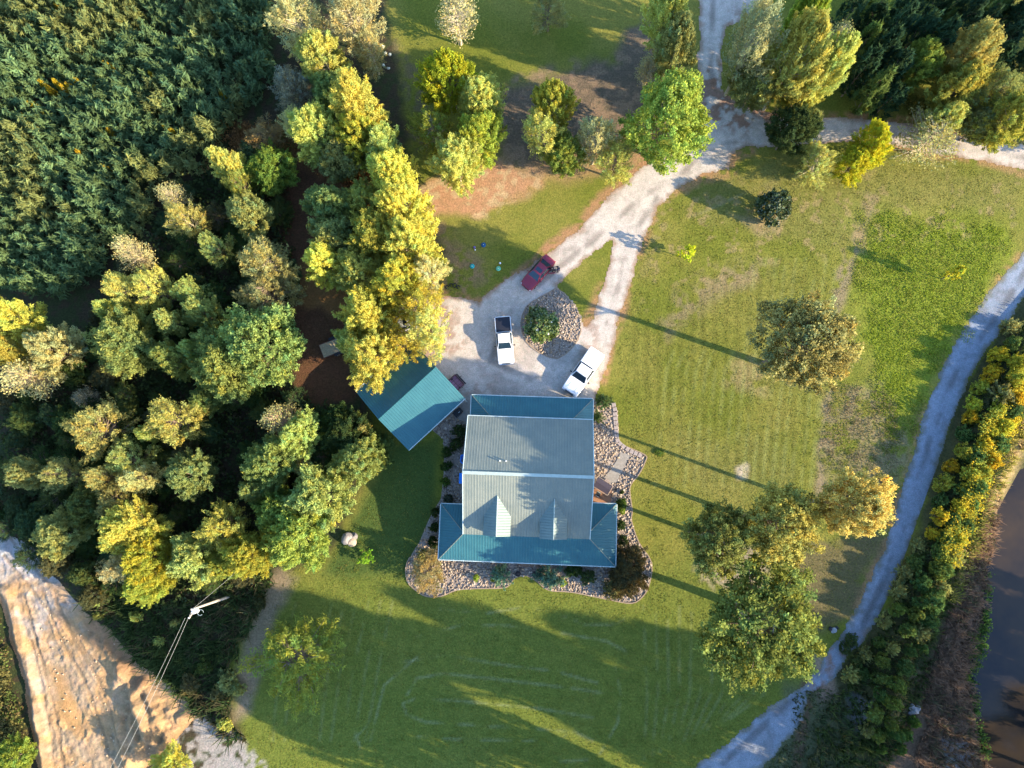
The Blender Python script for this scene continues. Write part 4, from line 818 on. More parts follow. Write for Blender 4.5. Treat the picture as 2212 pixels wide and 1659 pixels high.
growth('weeds', poly([(1785,840),(1900,830),(1960,960),(1930,1090),(1780,1060)]), 10.0, 0.06, 0.2, [(0.26,0.20,0.12),(0.20,0.17,0.09),(0.12,0.15,0.04)], 'dry tan weeds between the mown lawn and the bright meadow', 'weeds', 11, spike=False, per=6, wd=0.045, rg=6)
growth('weeds', poly([(1720,1500),(1800,1490),(1860,1560),(1850,1700),(1640,1700),(1700,1600)]), 8.0, 0.12, 0.45, [(0.10,0.12,0.05),(0.12,0.12,0.06),(0.08,0.11,0.05)], 'dull grey-green weeds right of the lower gravel road', 'weeds', 12, per=6, wd=0.04)

# flowering and green shrubs along the bank
bank = [(2205,700),(2190,740),(2165,770),(2200,780),(2150,800),(2185,820),(2130,830),(2165,850),(2205,840),(2120,870),(2150,890),(2185,885),(2110,900),(2135,925),(2170,920),(2090,935),(2120,955),(2150,960),(2085,970),(2110,990),(2140,995),(2065,1005),(2095,1020),(2125,1025),(2050,1040),(2080,1055),(2110,1060),(2035,1080),(2065,1090),(2095,1095),(2030,1115),(2055,1125),(2085,1130),(2020,1150),(2045,1160),(2070,1165),(2000,1180),(2030,1195),(2058,1200),(1985,1215),(2015,1230),(2040,1235),(1975,1245),(2000,1260),(2030,1268),(1960,1285),(1990,1300),(2018,1300),(1945,1315),(1975,1330),(2005,1335),(1925,1350),(1955,1365),(1985,1370),(1905,1390),(1935,1400),(1965,1405),(2000,1400),(1885,1420),(1915,1430),(1950,1440),(1870,1455),(1900,1465),(1930,1475),(1855,1470),(1900,1500),(1925,1520),(1890,1545),(1920,1560),(1885,1580),(1905,1595),(1935,1590),(2190,860),(2195,910),(2168,960)]
bank_xy = []
rs = random.Random(3)
yz = [(2150,870,70),(2100,1000,60),(2190,790,40),(2030,1130,22),(2060,1180,18),(1895,1585,18),(1990,1375,14),(2035,1090,14)]
for (px, py) in bank:
    px += rs.uniform(-6, 6); py += rs.uniform(-6, 6)
    near = max(0, *[1-math.hypot(px-a, py-b)/c_ for a, b, c_ in yz]) if yz else 0
    yel = rs.random() < 0.15+0.5*(near > 0) - (0.15 if py > 1200 else 0)
    rr = rs.uniform(16, 26)*(0.85 if py > 1350 else 1); hh = rs.uniform(1.5, 2.6)
    x, y = W(px, py, 1.2+hh*0.5); bz = float(shade_bermz(np.array([x]), np.array([y]))[0])-0.05; bank_xy.append((x, y, bz))
    if yel:
        plant('flowering_shrub', 'bush%d' % rs.randrange(4), x, y, rr*0.052, hh, rs.choice([(0.56,0.44,0.04),(0.52,0.36,0.03),(0.42,0.42,0.06),(0.46,0.44,0.05)]), 'golden-yellow flowering shrub on the bank between gravel road and pond', 'shrub', 'yellow flowering shrubs on the pond bank', z=bz)
    elif rs.random() < 0.25:
        plant('shrub', 'feather%d' % rs.randrange(3), x, y, rr*0.055, hh*0.8, (0.30,0.30,0.10), 'pale feathery shrub on the bank between gravel road and pond', 'shrub', 'pale feathery shrubs on the pond bank', z=bz)
    else:
        plant('shrub', 'bush%d' % rs.randrange(4), x, y, rr*0.052, hh, rs.choice([(0.10,0.17,0.05),(0.13,0.19,0.05),(0.17,0.22,0.05)]), 'green leafy shrub on the bank between gravel road and pond', 'shrub', 'green shrubs on the pond bank', z=bz)
for (px, py, r_, c_) in ((2175,1340,9,(0.2,0.28,0.04)),(1840,1385,16,(0.09,0.12,0.04)),(1826,1400,15,(0.08,0.11,0.04)),(1850,1425,14,(0.10,0.12,0.04)),(1905,1620,10,(0.12,0.18,0.04)),(1960,1590,14,(0.10,0.18,0.04)),(1945,1620,14,(0.10,0.17,0.04)),(1975,1560,13,(0.12,0.20,0.04))):
    if px == 2175: continue
    x, y = W(px, py, .6); plant('shrub', var_('bush'), x, y, r_*0.055, 1.2, c_, 'low dark green shrub growing across or just below the pinched part of the gravel road', 'shrub', 'low shrubs at the pinched part of the gravel road')
for (px, py, r_, c_) in ((293,1332,14,YG),(378,1345,10,OLV),(345,1385,12,LIME),(490,1470,26,OLV),(468,1500,20,(0.17,0.16,0.06)),(410,1480,24,(0.14,0.13,0.05)),(485,1565,16,YG),(515,1490,18,OLV),(210,1300,16,LIME),(215,1330,12,(0.2,0.22,0.06)),(440,1440,18,(0.08,0.11,0.03)),(560,1300,16,(0.09,0.10,0.04))):
    x, y = W(px, py, .8); plant('shrub', var_('bush' if r_ > 13 else 'feather'), x, y, r_*0.055, 1.5, c_, 'wild shrub in the scrub around the power pole', 'shrub', 'wild shrubs around the power pole')
growth('goldenrod', poly([(2200,770),(2160,800),(2115,880),(2075,975),(2040,1060),(2010,1130),(1990,1210),(2030,1220),(2070,1170),(2100,1090),(2140,1010),(2180,920),(2225,850),(2240,770)]), 13.0, 0.8, 2.0, [(0.50,0.40,0.04),(0.42,0.42,0.06),(0.30,0.34,0.06),(0.20,0.26,0.05),(0.52,0.36,0.03)], 'golden flowering weeds filling the gaps between the bank shrubs', 'weeds', 21, spike=False, per=12, wd=0.075, clump=0.44)
# goldenrod patches inside the plantation
for (px, py) in ((128,18),(140,30),(95,180),(110,190),(122,178),(135,192),(150,188),(165,180),(232,140),(245,150),(330,165),(70,228),(60,255),(80,235),(240,285),(175,335),(232,365),(375,288),(362,278),(480,205),(190,210),(210,195)):
    x, y = W(px+rs.uniform(-3, 3), py+rs.uniform(-3, 3), 2.6); plant('flowering_shrub', 'bush%d' % rs.randrange(4), x, y, 0.55, 3.3, (0.50,0.36,0.03), 'yellow flowering shrub growing up between the young pines', 'shrub', 'yellow flowering shrubs in the pine plantation')

# garden shrubs round the house (photo positions)
G_ = [
(1345,1262,25,1.8,'bush',DG,'topmost and widest dark shrub left of the house, behind the black storage box'),
(1338,1302,24,1.8,'bush',DG,'second dark shrub from the top left of the house'),
(1308,1326,18,1.6,'bush',(0.07,0.11,0.03),'third dark shrub down, at the outer edge of the left rock bed'),
(1308,1366,18,1.5,'bush',(0.07,0.11,0.03),'dark shrub in the left rock bed level with the upper blue tub'),
(1304,1410,16,1.3,'bush',(0.10,0.17,0.03),'lighter green shrub in the left rock bed below the level of the ridge'),
(1314,1463,15,1.2,'dense',(0.03,0.04,0.015),'clipped dark ball shrub above the left porch wing'),
(1276,1500,16,1.4,'bush',DG,'dark shrub pressed against the outer corner of the left porch wing'),
(1272,1545,16,1.4,'bush',(0.05,0.08,0.02),'dark shrub halfway along the left porch wing'),
(1268,1590,18,1.4,'bush',(0.05,0.08,0.02),'dark shrub near the lower end of the left porch wing'),
(1250,1672,62,3.0,'sparse',(0.34,0.27,0.10),'large tan-green feathery shrub at the lower left corner of the porch'),
(1240,1625,20,3.0,'feather',(0.22,0.20,0.07),'upright plume-like shrub on top of the large tan-green one'),
(1394,1694,11,0.7,'bush',(0.30,0.40,0.05),'small lime shrub in the front rock bed left of the steps'),
(1443,1698,8,0.5,'bush',(0.32,0.36,0.05),'tiny yellow-green shrub beside the left blue-green one in front'),
(1466,1684,33,1.4,'feather',(0.16,0.26,0.16),'blue-green feathery shrub left of the front steps'),
(1610,1692,41,1.5,'feather',(0.13,0.22,0.14),'blue-green feathery shrub right of the front steps'),
(1650,1708,12,0.6,'bush',(0.30,0.38,0.05),'small lime shrub in the front rock bed right of the steps'),
(1680,1672,24,1.3,'bush',(0.06,0.10,0.03),'dark green shrub against the right half of the front porch'),
(1720,1692,24,1.1,'bush',(0.08,0.11,0.04),'small dark shrub between the front porch and the big dark corner shrub'),
(1838,1665,70,3.8,'full',(0.11,0.085,0.035),'big dark reddish shrub at the lower right corner of the porch'),
(1800,1720,44,2.6,'bush',(0.14,0.13,0.05),'dark olive shrub below the big reddish corner shrub'),
(1822,1475,18,1.2,'bush',(0.09,0.15,0.03),'green shrub at the upper corner of the right porch wing'),
(1822,1495,12,0.9,'bush',(0.26,0.34,0.05),'small lime shrub just below the one at the upper corner of the right wing'),
(1819,1536,16,1.2,'bush',(0.06,0.10,0.03),'round dark shrub halfway along the right porch wing'),
(1825,1585,18,1.4,'bush',(0.06,0.09,0.03),'dark shrub near the lower end of the right porch wing'),
(1822,1442,7,0.6,'bush',(0.05,0.09,0.02),'tiny dark shrub below the garden swing'),
(1768,1176,27,1.9,'feather',(0.10,0.16,0.06),'dark feathery shrub at the upper right corner of the house'),
(1750,1222,20,1.5,'feather',(0.14,0.20,0.06),'feathery green shrub beside the rear end of the right wall'),
]
for (px, py, rr, hh, kd, c_, lb_) in G_: tree(px, py, rr, hh, kd, c_, lb_, photo=True, name='shrub')['category'] = 'shrub'

growth('lawn_grass', poly([(1490,410),(1580,345),(1700,330),(1900,315),(2200,380),(2190,540),(2100,670),(2010,840),(1950,1040),(1860,1270),(1730,1470),(1540,1615),(1450,1690),(580,1690),(520,1560),(560,1400),(620,1240),(740,1170),(860,985),(940,960),(930,1250),(1000,1290),(1170,1270),(1370,1300),(1410,1240),(1380,1000),(1310,870),(1370,620),(1420,450)]), 5.0, 0.02, 0.07, [(0.18,0.185,0.035),(0.15,0.17,0.03),(0.24,0.20,0.06)], 'short mown grass of the lawns', 'grass', 14, spike=False, per=5, wd=0.035)
# ------------------------------------------------------------------ stones, edging, pavers
def stones(name, pg, dens, r0, r1, label, seed, holes=()):
    rsn = np.random.RandomState(seed); lo, hi = pg.min(0), pg.max(0); n = int((hi[0]-lo[0])*(hi[1]-lo[1])*dens)
    x = lo[0]+rsn.rand(n)*(hi[0]-lo[0]); y = lo[1]+rsn.rand(n)*(hi[1]-lo[1]); k_ = sdist(x, y, pg) > 0.05
    for h_ in holes: k_ &= sdist(x, y, h_) < 0.0
    x, y = x[k_], y[k_]; n = len(x)
    bm = bmesh.new(); bmesh.ops.create_icosphere(bm, subdivisions=1, radius=1.0); b0 = np.array([v_.co[:] for v_ in bm.verts]); f0 = np.array([[v_.index for v_ in f.verts] for f in bm.faces]); bm.free()
    sc = (r0+(r1-r0)*rsn.rand(n)**1.6); a = rsn.rand(n)*6.28; el = 0.7+0.6*rsn.rand(n)
    V = b0[None]*(1+0.18*rsn.randn(n, len(b0), 1)*0.6)
    vx = V[:, :, 0]*sc[:, None]*el[:, None]; vy = V[:, :, 1]*sc[:, None]/el[:, None]; vz = V[:, :, 2]*sc[:, None]*0.6
    c, s_ = np.cos(a)[:, None], np.sin(a)[:, None]
    V = np.stack([vx*c-vy*s_+x[:, None], vx*s_+vy*c+y[:, None], vz+0.03+sc[:, None]*0.35], 2).reshape(-1, 3)
    F = (f0[None]+(np.arange(n)*len(b0))[:, None, None]).reshape(-1, 3)
    pal = 0.62*np.array([(0.50,0.40,0.31),(0.60,0.50,0.40),(0.36,0.28,0.21),(0.44,0.36,0.30),(0.25,0.19,0.15),(0.55,0.40,0.26)])
    col = (pal if name != 'rubble' else np.array([(0.42,0.30,0.19)]*6))[rsn.randint(0, 6, n)]*(0.8+0.4*rsn.rand(n, 1)); col = np.repeat(col, len(b0), 0)
    return tag(fast(name, V, F, M['stone'], col=col), label, 'stones', kind='stuff')
house_in = poly([(1400,1215),(1730,1225),(1735,1470),(1785,1480),(1780,1630),(1310,1620),(1310,1490),(1385,1480)], True)
path_pg = poly([(1820,1322),(1846,1334),(1832,1362),(1806,1412),(1790,1418),(1764,1406),(1792,1372),(1806,1350)], True)
slab_pg = poly([(1352,1168),(1385,1150),(1385,1235),(1365,1236),(1330,1222)], True)
stones('river_stones', bed_pg, 26, 0.06, 0.17, 'pale tan river stones filling the beds around the house', 1, (house_in, path_pg, slab_pg))
stones('river_stones', isl_pg, 36, 0.06, 0.15, 'pale tan river stones filling the round bed in the drive loop', 2)
dirt_in = poly([(20,1260),(100,1270),(180,1330),(250,1390),(330,1470),(390,1540),(380,1580),(330,1630),(280,1690),(100,1690),(80,1560),(40,1400)])
stones('rubble', dirt_in, 1.1, 0.04, 0.13, 'loose clods and stones lying on the graded dirt', 9)
def ribbon(name, pts, wd, z0, z1, mat, label, cat, closed=False):
    pts = [Vector((p[0], p[1])) for p in pts]; L, Rr = [], []
    for i, p in enumerate(pts):
        a = pts[i-1] if (i > 0 or closed) else p; b = pts[(i+1) % len(pts)] if (i < len(pts)-1 or closed) else p
        d = (b-a).normalized(); n_ = Vector((-d.y, d.x))*wd/2; L.append(p+n_); Rr.append(p-n_)
    mb = MB(); rings = [[(l.x,l.y,z0),(l.x,l.y,z1),(r.x,r.y,z1),(r.x,r.y,z0)] for l, r in zip(L, Rr)]
    mb.loft(rings+([rings[0]] if closed else []), cap=not closed)
    return tag(mb.build(name, mat), label, cat)
def smoothpts(pg, n=3):
    out = []; m_ = len(pg)
    for i in range(m_-3):
        p0, p1, p2, p3 = [np.array(pg[i+k]) for k in range(4)]
        for k in range(n):
            u = k/n; out.append(0.5*((2*p1)+(-p0+p2)*u+(2*p0-5*p1+4*p2-p3)*u*u+(-p0+3*p1-3*p2+p3)*u**3))
    return out
ribbon('garden_edging', smoothpts(bed_pg[3:36]), 0.12, 0.0, 0.13, M['edging'], 'low tan masonry edging curving round the rock beds beside the lawn', 'edging')
ribbon('garden_edging', list(isl_pg), 0.13, 0.0, 0.10, M['edging'], 'low tan masonry edging around the round rock bed in the drive loop', 'edging', True)
pv = [(1798,1186),(1801,1199),(1801,1213),(1802,1226),(1803,1239),(1804,1252),(1805,1264),(1806,1277),(1809,1290),(1816,1300),(1826,1308),(1838,1316),(1850,1323),(1862,1328),(1874,1334)]
pb = MB().box((0,0,0.05), (0.44,0.46,0.10)).build('paver_block', M['paver'], bevel=0.015)
for i, p in enumerate(pv):
    o_ = pb if i == 0 else pb.copy()
    if i: COL.objects.link(o_)
    a, b = P(*pv[max(0, i-1)]), P(*pv[min(len(pv)-1, i+1)]); x, y = P(*p)
    o_.location = (x, y, 0.06); o_.rotation_euler = (0, 0, math.atan2(b[1]-a[1], b[0]-a[0])+random.uniform(-.05, .05))
    tag(o_, 'square brown paver block in the curved row between rock bed and lawn', 'paver', 'paver blocks edging the right rock bed')

# ------------------------------------------------------------------ house
def roofmat(name, col, rough=0.42, ax=0, pitch=0.30):
    m, t, o = newmat(name); v = tcoord(t)
    sp_ = N(t, 'ShaderNodeSeparateXYZ'); t.links.new(v, sp_.inputs[0])
    mm = N(t, 'ShaderNodeMath', operation='MULTIPLY'); mm.inputs[1].default_value = 1/pitch; t.links.new(sp_.outputs[ax], mm.inputs[0])
    fr = N(t, 'ShaderNodeMath', operation='FRACT'); t.links.new(mm.outputs[0], fr.inputs[0])
    rib = ramp(t, fr.outputs[0], ((0.0, 0.0), (0.10, 1.0), (0.20, 1.0), (0.30, 0.0)))
    c = mix(t, 'MULTIPLY', 1.0, col, ramp(t, noise(t, v, 0.8, 5), ((0.3, (0.84,0.88,0.90)), (0.7, (1.14,1.1,1.06)))))
    c = mix(t, 'MULTIPLY', 1.0, c, ramp(t, noise(t, v, 9, 3), ((0.3, 0.92), (0.7, 1.08))))
    bsdf(t, o, c, rough, 0.1, 0.3, bump=rib, bd=0.035, bs=0.8); return m
M['roofA'] = roofmat('grey_green_roof_metal', (0.175, 0.195, 0.168))  # greyer green than the metal of the porch and garage roofs
M['roofB'] = roofmat('teal_roof_metal', (0.028, 0.115, 0.14))
M['roofBy'] = roofmat('teal_roof_metal_side', (0.028, 0.115, 0.14), ax=1)
M['roofAy'] = roofmat('grey_green_roof_metal_side', (0.12, 0.17, 0.168), ax=1)
M['ridge'] = simple('ridge_cap', (0.34, 0.40, 0.36), 0.4)
M['gutter'] = simple('gutter', (0.42, 0.50, 0.50), 0.4)
M['siding'] = simple('siding', (0.55, 0.50, 0.42), 0.8)
M['wood'] = simple('deck_wood', (0.22, 0.13, 0.08), 0.8, var=0.3)
M['frame'] = simple('white_frame', (0.7, 0.7, 0.68), 0.5, var=0.05)
M['glass'] = simple('window_glass', (0.03, 0.045, 0.06), 0.08, 0, 0.8, var=0.1)
M['black'] = simple('black_paint', (0.012, 0.013, 0.016), 0.5)
M['bluep'] = simple('blue_plastic', (0.02, 0.22, 0.75), 0.4)
TH = R(-2.1)
H = empty('house', (-0.45, 0.21, 0), TH, 'large house with green metal roofs, two front dormers and a wraparound porch', 'house')
ZR, ZE, ZJ, ZP, VJ = 8.0, 5.0, 4.5, 2.8, -6.75
UL, UR = -7.0, 7.0
def rslab(pts, name, mat, th=0.10, par=None): return MB().slab(pts, th).build(name, mat, par or H)
wl = MB(); wl.box((0, 3.0, 2.45), (13.2, 6.2, 4.9)); wl.box((0, -3.3, 2.2), (13.2, 6.4, 4.4))
for su in (-6.58, 6.58): wl.slab([(su-0.02, 6.0, 4.9), (su+0.02, 6.0, 4.9), (su+0.02, 0, 7.75), (su-0.02, 0, 7.75)], 0.02)
for su in (-6.55, 6.55):
    wl.add([(su-0.06, 6.05, 4.8), (su-0.06, 0, 7.7), (su-0.06, -6.5, 4.3), (su+0.06, 6.05, 4.8), (su+0.06, 0, 7.7), (su+0.06, -6.5, 4.3)], ((0,1,2),(5,4,3),(0,3,4,1),(1,4,5,2),(2,5,3,0)))
walls = wl.build('wall', M['siding'], H)
roof = rslab([(UL, 0, ZR), (UL, 6.33, ZE), (UR, 6.33, ZE), (UR, 0, ZR)][::-1], 'roof', M['roofA'])
roof2 = rslab([(UL, 0, ZR), (UR, 0, ZR), (UR, VJ, ZJ), (UL, VJ, ZJ)][::-1], 'roof', M['roofA'])
MB().box((0, 0, ZR+0.03), (14.06, 0.34, 0.06)).build('ridge_cap', M['ridge'], H)
# front porch roof, a hipped wrap
fo = -9.76; LO, RO = -9.78, 10.02; LT, RT = -3.6, -2.9
e_ = 0.012
pf = MB(); pf.slab([(LO, fo, ZP), (RO, fo, ZP), (UR, VJ, ZJ-0.06), (UL, VJ, ZJ-0.06)], 0.08); pf.build('porch_roof', M['roofB'], H)
ps = MB(); ps.slab([(LO, LT, ZP), (LO, fo, ZP), (UL, VJ, ZJ-0.06), (UL+0.01, LT-2.9, ZJ-0.06)], 0.08); ps.build('porch_roof', M['roofBy'], H); ps = MB(); ps.slab([(RO, fo, ZP), (RO, RT, ZP), (UR-0.01, RT-3.0, ZJ-0.06), (UR, VJ, ZJ-0.06)], 0.08); ps.build('porch_roof', M['roofBy'], H)
pk = MB(); pk.slab([(UL-0.0, LT, ZP), (LO, LT, ZP), (UL, LT-2.9, ZJ-0.06)], 0.08); pk.build('porch_roof', M['roofB'], H); pk = MB(); pk.slab([(RO, RT, ZP), (UR, RT, ZP), (UR, RT-3.0, ZJ-0.06)], 0.08); pk.build('porch_roof', M['roofB'], H)
for a, b in (((LO, fo, ZP+.04), (UL, VJ, ZJ)), ((RO, fo, ZP+.04), (UR, VJ, ZJ)), ((LO, LT, ZP+.04), (UL, LT-2.9, ZJ)), ((RO, RT, ZP+.04), (UR, RT-3.0, ZJ))): MB().tube([a, b], 0.05, 6).build('hip_cap', M['roofA'], H)
# rear porch roof
r1, r2, ry, rzj = -6.86, 7.12, 8.92, 4.25
rp = MB(); rp.slab([(r2, ry, ZP), (r1, ry, ZP), (r1+2.55, 6.2, rzj), (r2-2.5, 6.2, rzj)], 0.08); rp.build('rear_porch_roof', M['roofB'], H)
rq = MB(); rq.slab([(r1, ry, ZP), (r1, 6.2, ZP), (r1+2.55, 6.2, rzj)], 0.08); rq.build('rear_porch_roof', M['roofBy'], H); rq = MB(); rq.slab([(r2, 6.2, ZP), (r2, ry, ZP), (r2-2.5, 6.2, rzj)], 0.08); rq.build('rear_porch_roof', M['roofBy'], H)
for a, b in (((r1, ry, ZP+.03), (r1+2.55, 6.2, rzj)), ((r2, ry, ZP+.03), (r2-2.5, 6.2, rzj))): MB().tube([a, b], 0.045, 6).build('hip_cap', M['roofA'], H)
# gutters
g = MB()
def gut(a, b): MB().tube([a, b], 0.06, 6).build('gutter', M['gutter'], H)
gut((LO-.02, fo-.05, ZP-.04), (RO+.02, fo-.05, ZP-.04)); gut((LO-.05, LT, ZP-.04), (LO-.05, fo, ZP-.04)); gut((RO+.05, RT, ZP-.04), (RO+.05, fo, ZP-.04))
gut((LO, LT+.05, ZP-.04), (UL, LT+.05, ZP-.04)); gut((RO, RT+.05, ZP-.04), (UR, RT+.05, ZP-.04))
gut((r1, ry+.05, ZP-.04), (r2, ry+.05, ZP-.04)); gut((r1-.05, ry, ZP-.04), (r1-.05, 6.3, ZP-.04)); gut((r2+.05, ry, ZP-.04), (r2+.05, 6.3, ZP-.04))
gut((UL, 6.38, ZE-.05), (UR, 6.38, ZE-.05))
for k in range(18): u = LO+0.6+k*1.1; g.box((u, fo-.04, ZP+0.01), (0.04, 0.22, 0.03))
for k in range(6): u = r1+1+k*2.4; g.box((u, ry+.04, ZP+0.01), (0.04, 0.18, 0.03))
for a in ((LO+.1, fo+.2), (RO-.1, fo+.2), (r1+.1, ry-.2), (r2-.1, ry-.2)): MB().tube([(a[0], a[1], ZP-.1), (a[0], a[1], 0.1)], 0.045, 6).build('downpipe', M['gutter'], H)
g.build('gutter_bracket', M['gutter'], H)['kind'] = 'stuff'
for yy in (UL, UR): MB().tube([(yy, 6.33, ZE+.0), (yy, 0, ZR+.0), (yy, VJ, ZJ+.0)], 0.05, 6).build('verge_trim', M['gutter'], H)
# dormers
def dormer(u, vtop, vfront, name='dormer'):
    sl = (ZR-ZJ)/(-VJ); zr = ZR+sl*vtop            # main slope height at vtop
    hw = 1.48; ze = zr-1.15; vv = (ze-ZR)/sl        # where the eave line meets the main slope
    d = MB(); rw = MB()
    zf = ZR+sl*vfront
    d.slab([(u, vtop, zr+.02), (u-hw, vv, ze), (u-hw, vfront, ze), (u, vfront, zr+.02)], 0.07)
    o1 = d.build(name, M['roofAy'], H)
    d = MB(); d.slab([(u, vtop, zr+.02), (u, vfront, zr+.02), (u+hw, vfront, ze), (u+hw, vv, ze)], 0.07); d.build('dormer_roof', M['roofAy'], o1)
    rw.box((u, (vv+vfront)/2+0.1, (ze+zf)/2-0.25), (2*hw-0.5, abs(vfront-vv)-0.3, ze-zf+0.35))
    rw.add([(u-hw+.25, vfront+.28, ze-.1), (u+hw-.25, vfront+.28, ze-.1), (u, vfront+.28, zr-.12), (u-hw+.25, vfront+.34, ze-.1), (u+hw-.25, vfront+.34, ze-.1), (u, vfront+.34, zr-.12)], ((0,1,2),(5,4,3),(0,3,4,1),(1,4,5,2),(2,5,3,0)))
    rw.build('dormer_wall', M['siding'], o1)
    wf = MB().box((u, vfront+.24, ze-.75), (0.95, 0.06, 1.15)).build('window', M['frame'], o1)
    MB().tube([(u, vtop, zr+.04), (u, vfront, zr+.04)], 0.05, 6).build('ridge_cap', M['ridge'], o1)
    MB().box((u, vfront+.20, ze-.75), (0.80, 0.04, 1.0)).build('pane', M['glass'], o1)
dormer(-3.22, -2.35, -6.7); dormer(2.92, -2.45, -6.8)
for (px, py) in ((1466.3, 1351), (1484, 1351.5)):
    x, y = P(px, py, 6.2); lu = (x+0.45)*math.cos(TH)+(y-0.21)*math.sin(TH); lv = -(x+0.45)*math.sin(TH)+(y-0.21)*math.cos(TH); zz = ZR-lv*(ZR-ZE)/6.33
    MB().tube([(lu, lv, zz-.1), (lu, lv, zz+.35)], 0.075, 10).build('vent_pipe', M['frame'], H)
# porch floor, posts, doors, windows
dk = MB(); dk.box(((LO+RO)/2, -8.1, 0.30), (RO-LO-0.9, 2.6, 0.14)); dk.box((-8.1, -5.7, 0.31), (2.6, 3.6, 0.14)); dk.box((8.2, -5.3, 0.31), (2.8, 4.4, 0.14)); dk.build('porch_deck', M['wood'], H)
MB().box((0.1, 7.5, 0.20), (13.2, 2.4, 0.16)).build('rear_porch_deck', M['concrete'], H)
po = [(-9.3, -9.2), (-6.1, -9.2), (-2.9, -9.2), (3.1, -9.2), (6.3, -9.2), (9.5, -9.2), (-9.3, -4.1), (9.5, -3.4), (-6.5, 8.5), (-2.2, 8.5), (2.4, 8.5), (6.7, 8.5)]
for (u, v_) in po: MB().box((u, v_, 1.45), (0.16, 0.16, 2.62)).build('porch_post', M['frame'], H)
for (u, v_, rt) in ((-4.5, -6.58, 0), (-1.9, -6.58, 0), (3.2, -6.58, 0), (5.3, -6.58, 0), (-4.5, 6.18, 0), (4.5, 6.18, 0), (-6.68, 3.0, 1), (-6.68, -2.0, 1), (6.68, 3.0, 1), (6.68, -1.5, 1)):
    wf = MB().box((u, v_, 1.75), ((0.08, 1.15, 1.5) if rt else (1.15, 0.08, 1.5))).build('window', M['frame'], H)
    MB().box((u*(1.0 if not rt else 1.004), v_*(1.004 if not rt else 1.0), 1.75), ((0.10, 0.95, 1.3) if rt else (0.95, 0.10, 1.3))).build('pane', M['glass'], wf)
for (u, v_) in ((0.6, -6.58), (0.3, 6.18)):
    d_ = MB().box((u, v_, 1.35), (1.0, 0.10, 2.1)).build('door', simple('door_paint', (0.16, 0.05, 0.04)), H)
    MB().ball((u+0.4, v_*1.012, 1.3), 0.04).build('handle', M['gutter'], d_)
sx_, sy_ = P(1531, 1668, 0.2); 
stp = MB()
for k in range(3): stp.box((0.35, -9.65-0.30*k-0.1, 0.26-0.09*k), (2.4, 0.34, 0.10))
for s_ in (-0.85, 1.55): stp.box((s_, -10.0, 0.16), (0.06, 1.0, 0.26))
stp.build('front_steps', M['wood'], H)
sd_ = MB().box((8.4, -2.3, 0.22), (2.6, 2.0, 0.12)).build('side_deck', simple('side_deck_wood', (0.30, 0.15, 0.08), var=0.3), H)
for (px, py, tx) in ((1528-10, 1680, 'left'), (1565+2, 1681, 'right')):
    x, y = P(px, py, 0.3); e2 = empty('planter_pot', (x, y, 0.05), 0, 'round black planter pot on the %s side of the front steps' % tx, 'planter')
    MB().loft([[(r_*math.cos(a*math.pi/8), r_*math.sin(a*math.pi/8), z_) for a in range(16)] for r_, z_ in ((0.20, 0), (0.30, 0.5), (0.33, 0.55), (0.28, 0.55), (0.26, 0.45))]).build('pot', M['black'], e2, smooth=False)
    MB().ball((0, 0, 0.45), 0.24, 10, 6, (1, 1, 0.4)).build('soil', simple('soil', (0.04, 0.025, 0.02)), e2)

# blue tubs left of the house
def rring(w_, d_, r_, z_, n=5):
    out = []
    for (cx_, cy_, a0) in ((w_/2-r_, d_/2-r_, 0), (-w_/2+r_, d_/2-r_, 90), (-w_/2+r_, -d_/2+r_, 180), (w_/2-r_, -d_/2+r_, 270)):
        for k in range(n): a = R(a0+90*k/(n-1)); out.append((cx_+r_*math.cos(a), cy_+r_*math.sin(a), z_))
    return out
x, y = P(1361, 1345, 0.6); tb = empty('plastic_tub', (x, y, 0.03), TH, 'bright blue open plastic tub by the left wall, the upper of two', 'tub')
MB().loft([rring(0.8, 0.85, 0.2, 0), rring(0.95, 1.0, 0.22, 0.55), rring(1.0, 1.05, 0.24, 0.58), rring(0.82, 0.87, 0.2, 0.58), rring(0.75, 0.8, 0.18, 0.08)], cap=True).build('body', M['bluep'], tb)
x, y = P(1357, 1401.5, 0.6); tb = empty('plastic_bin', (x, y, 0.03), TH, 'bright blue lidded plastic bin by the left wall, the lower of two', 'bin')
MB().loft([rring(0.75, 1.0, 0.05, 0), rring(0.85, 1.15, 0.06, 0.7)]).build('body', M['bluep'], tb); MB().loft([rring(0.92, 1.22, 0.06, 0.7), rring(0.92, 1.22, 0.06, 0.76), rring(0.8, 1.1, 0.06, 0.8)]).build('lid', M['bluep'], tb)
# black storage box
x, y = P(1341.5, 1208, 0.6); bx_ = empty('storage_box', (x, y, 0.055), R(43), 'black lidded storage box on the slab between garage and house', 'storage box')
MB().box((0, 0, 0.3), (1.05, 0.65, 0.6)).build('body', M['black'], bx_, bevel=0.03); MB().box((0, 0, 0.63), (1.12, 0.72, 0.07)).build('lid', M['black'], bx_, bevel=0.02); MB().box((0.12, -0.1, 0.69), (0.22, 0.06, 0.03)).build('handle', M['gutter'], bx_)
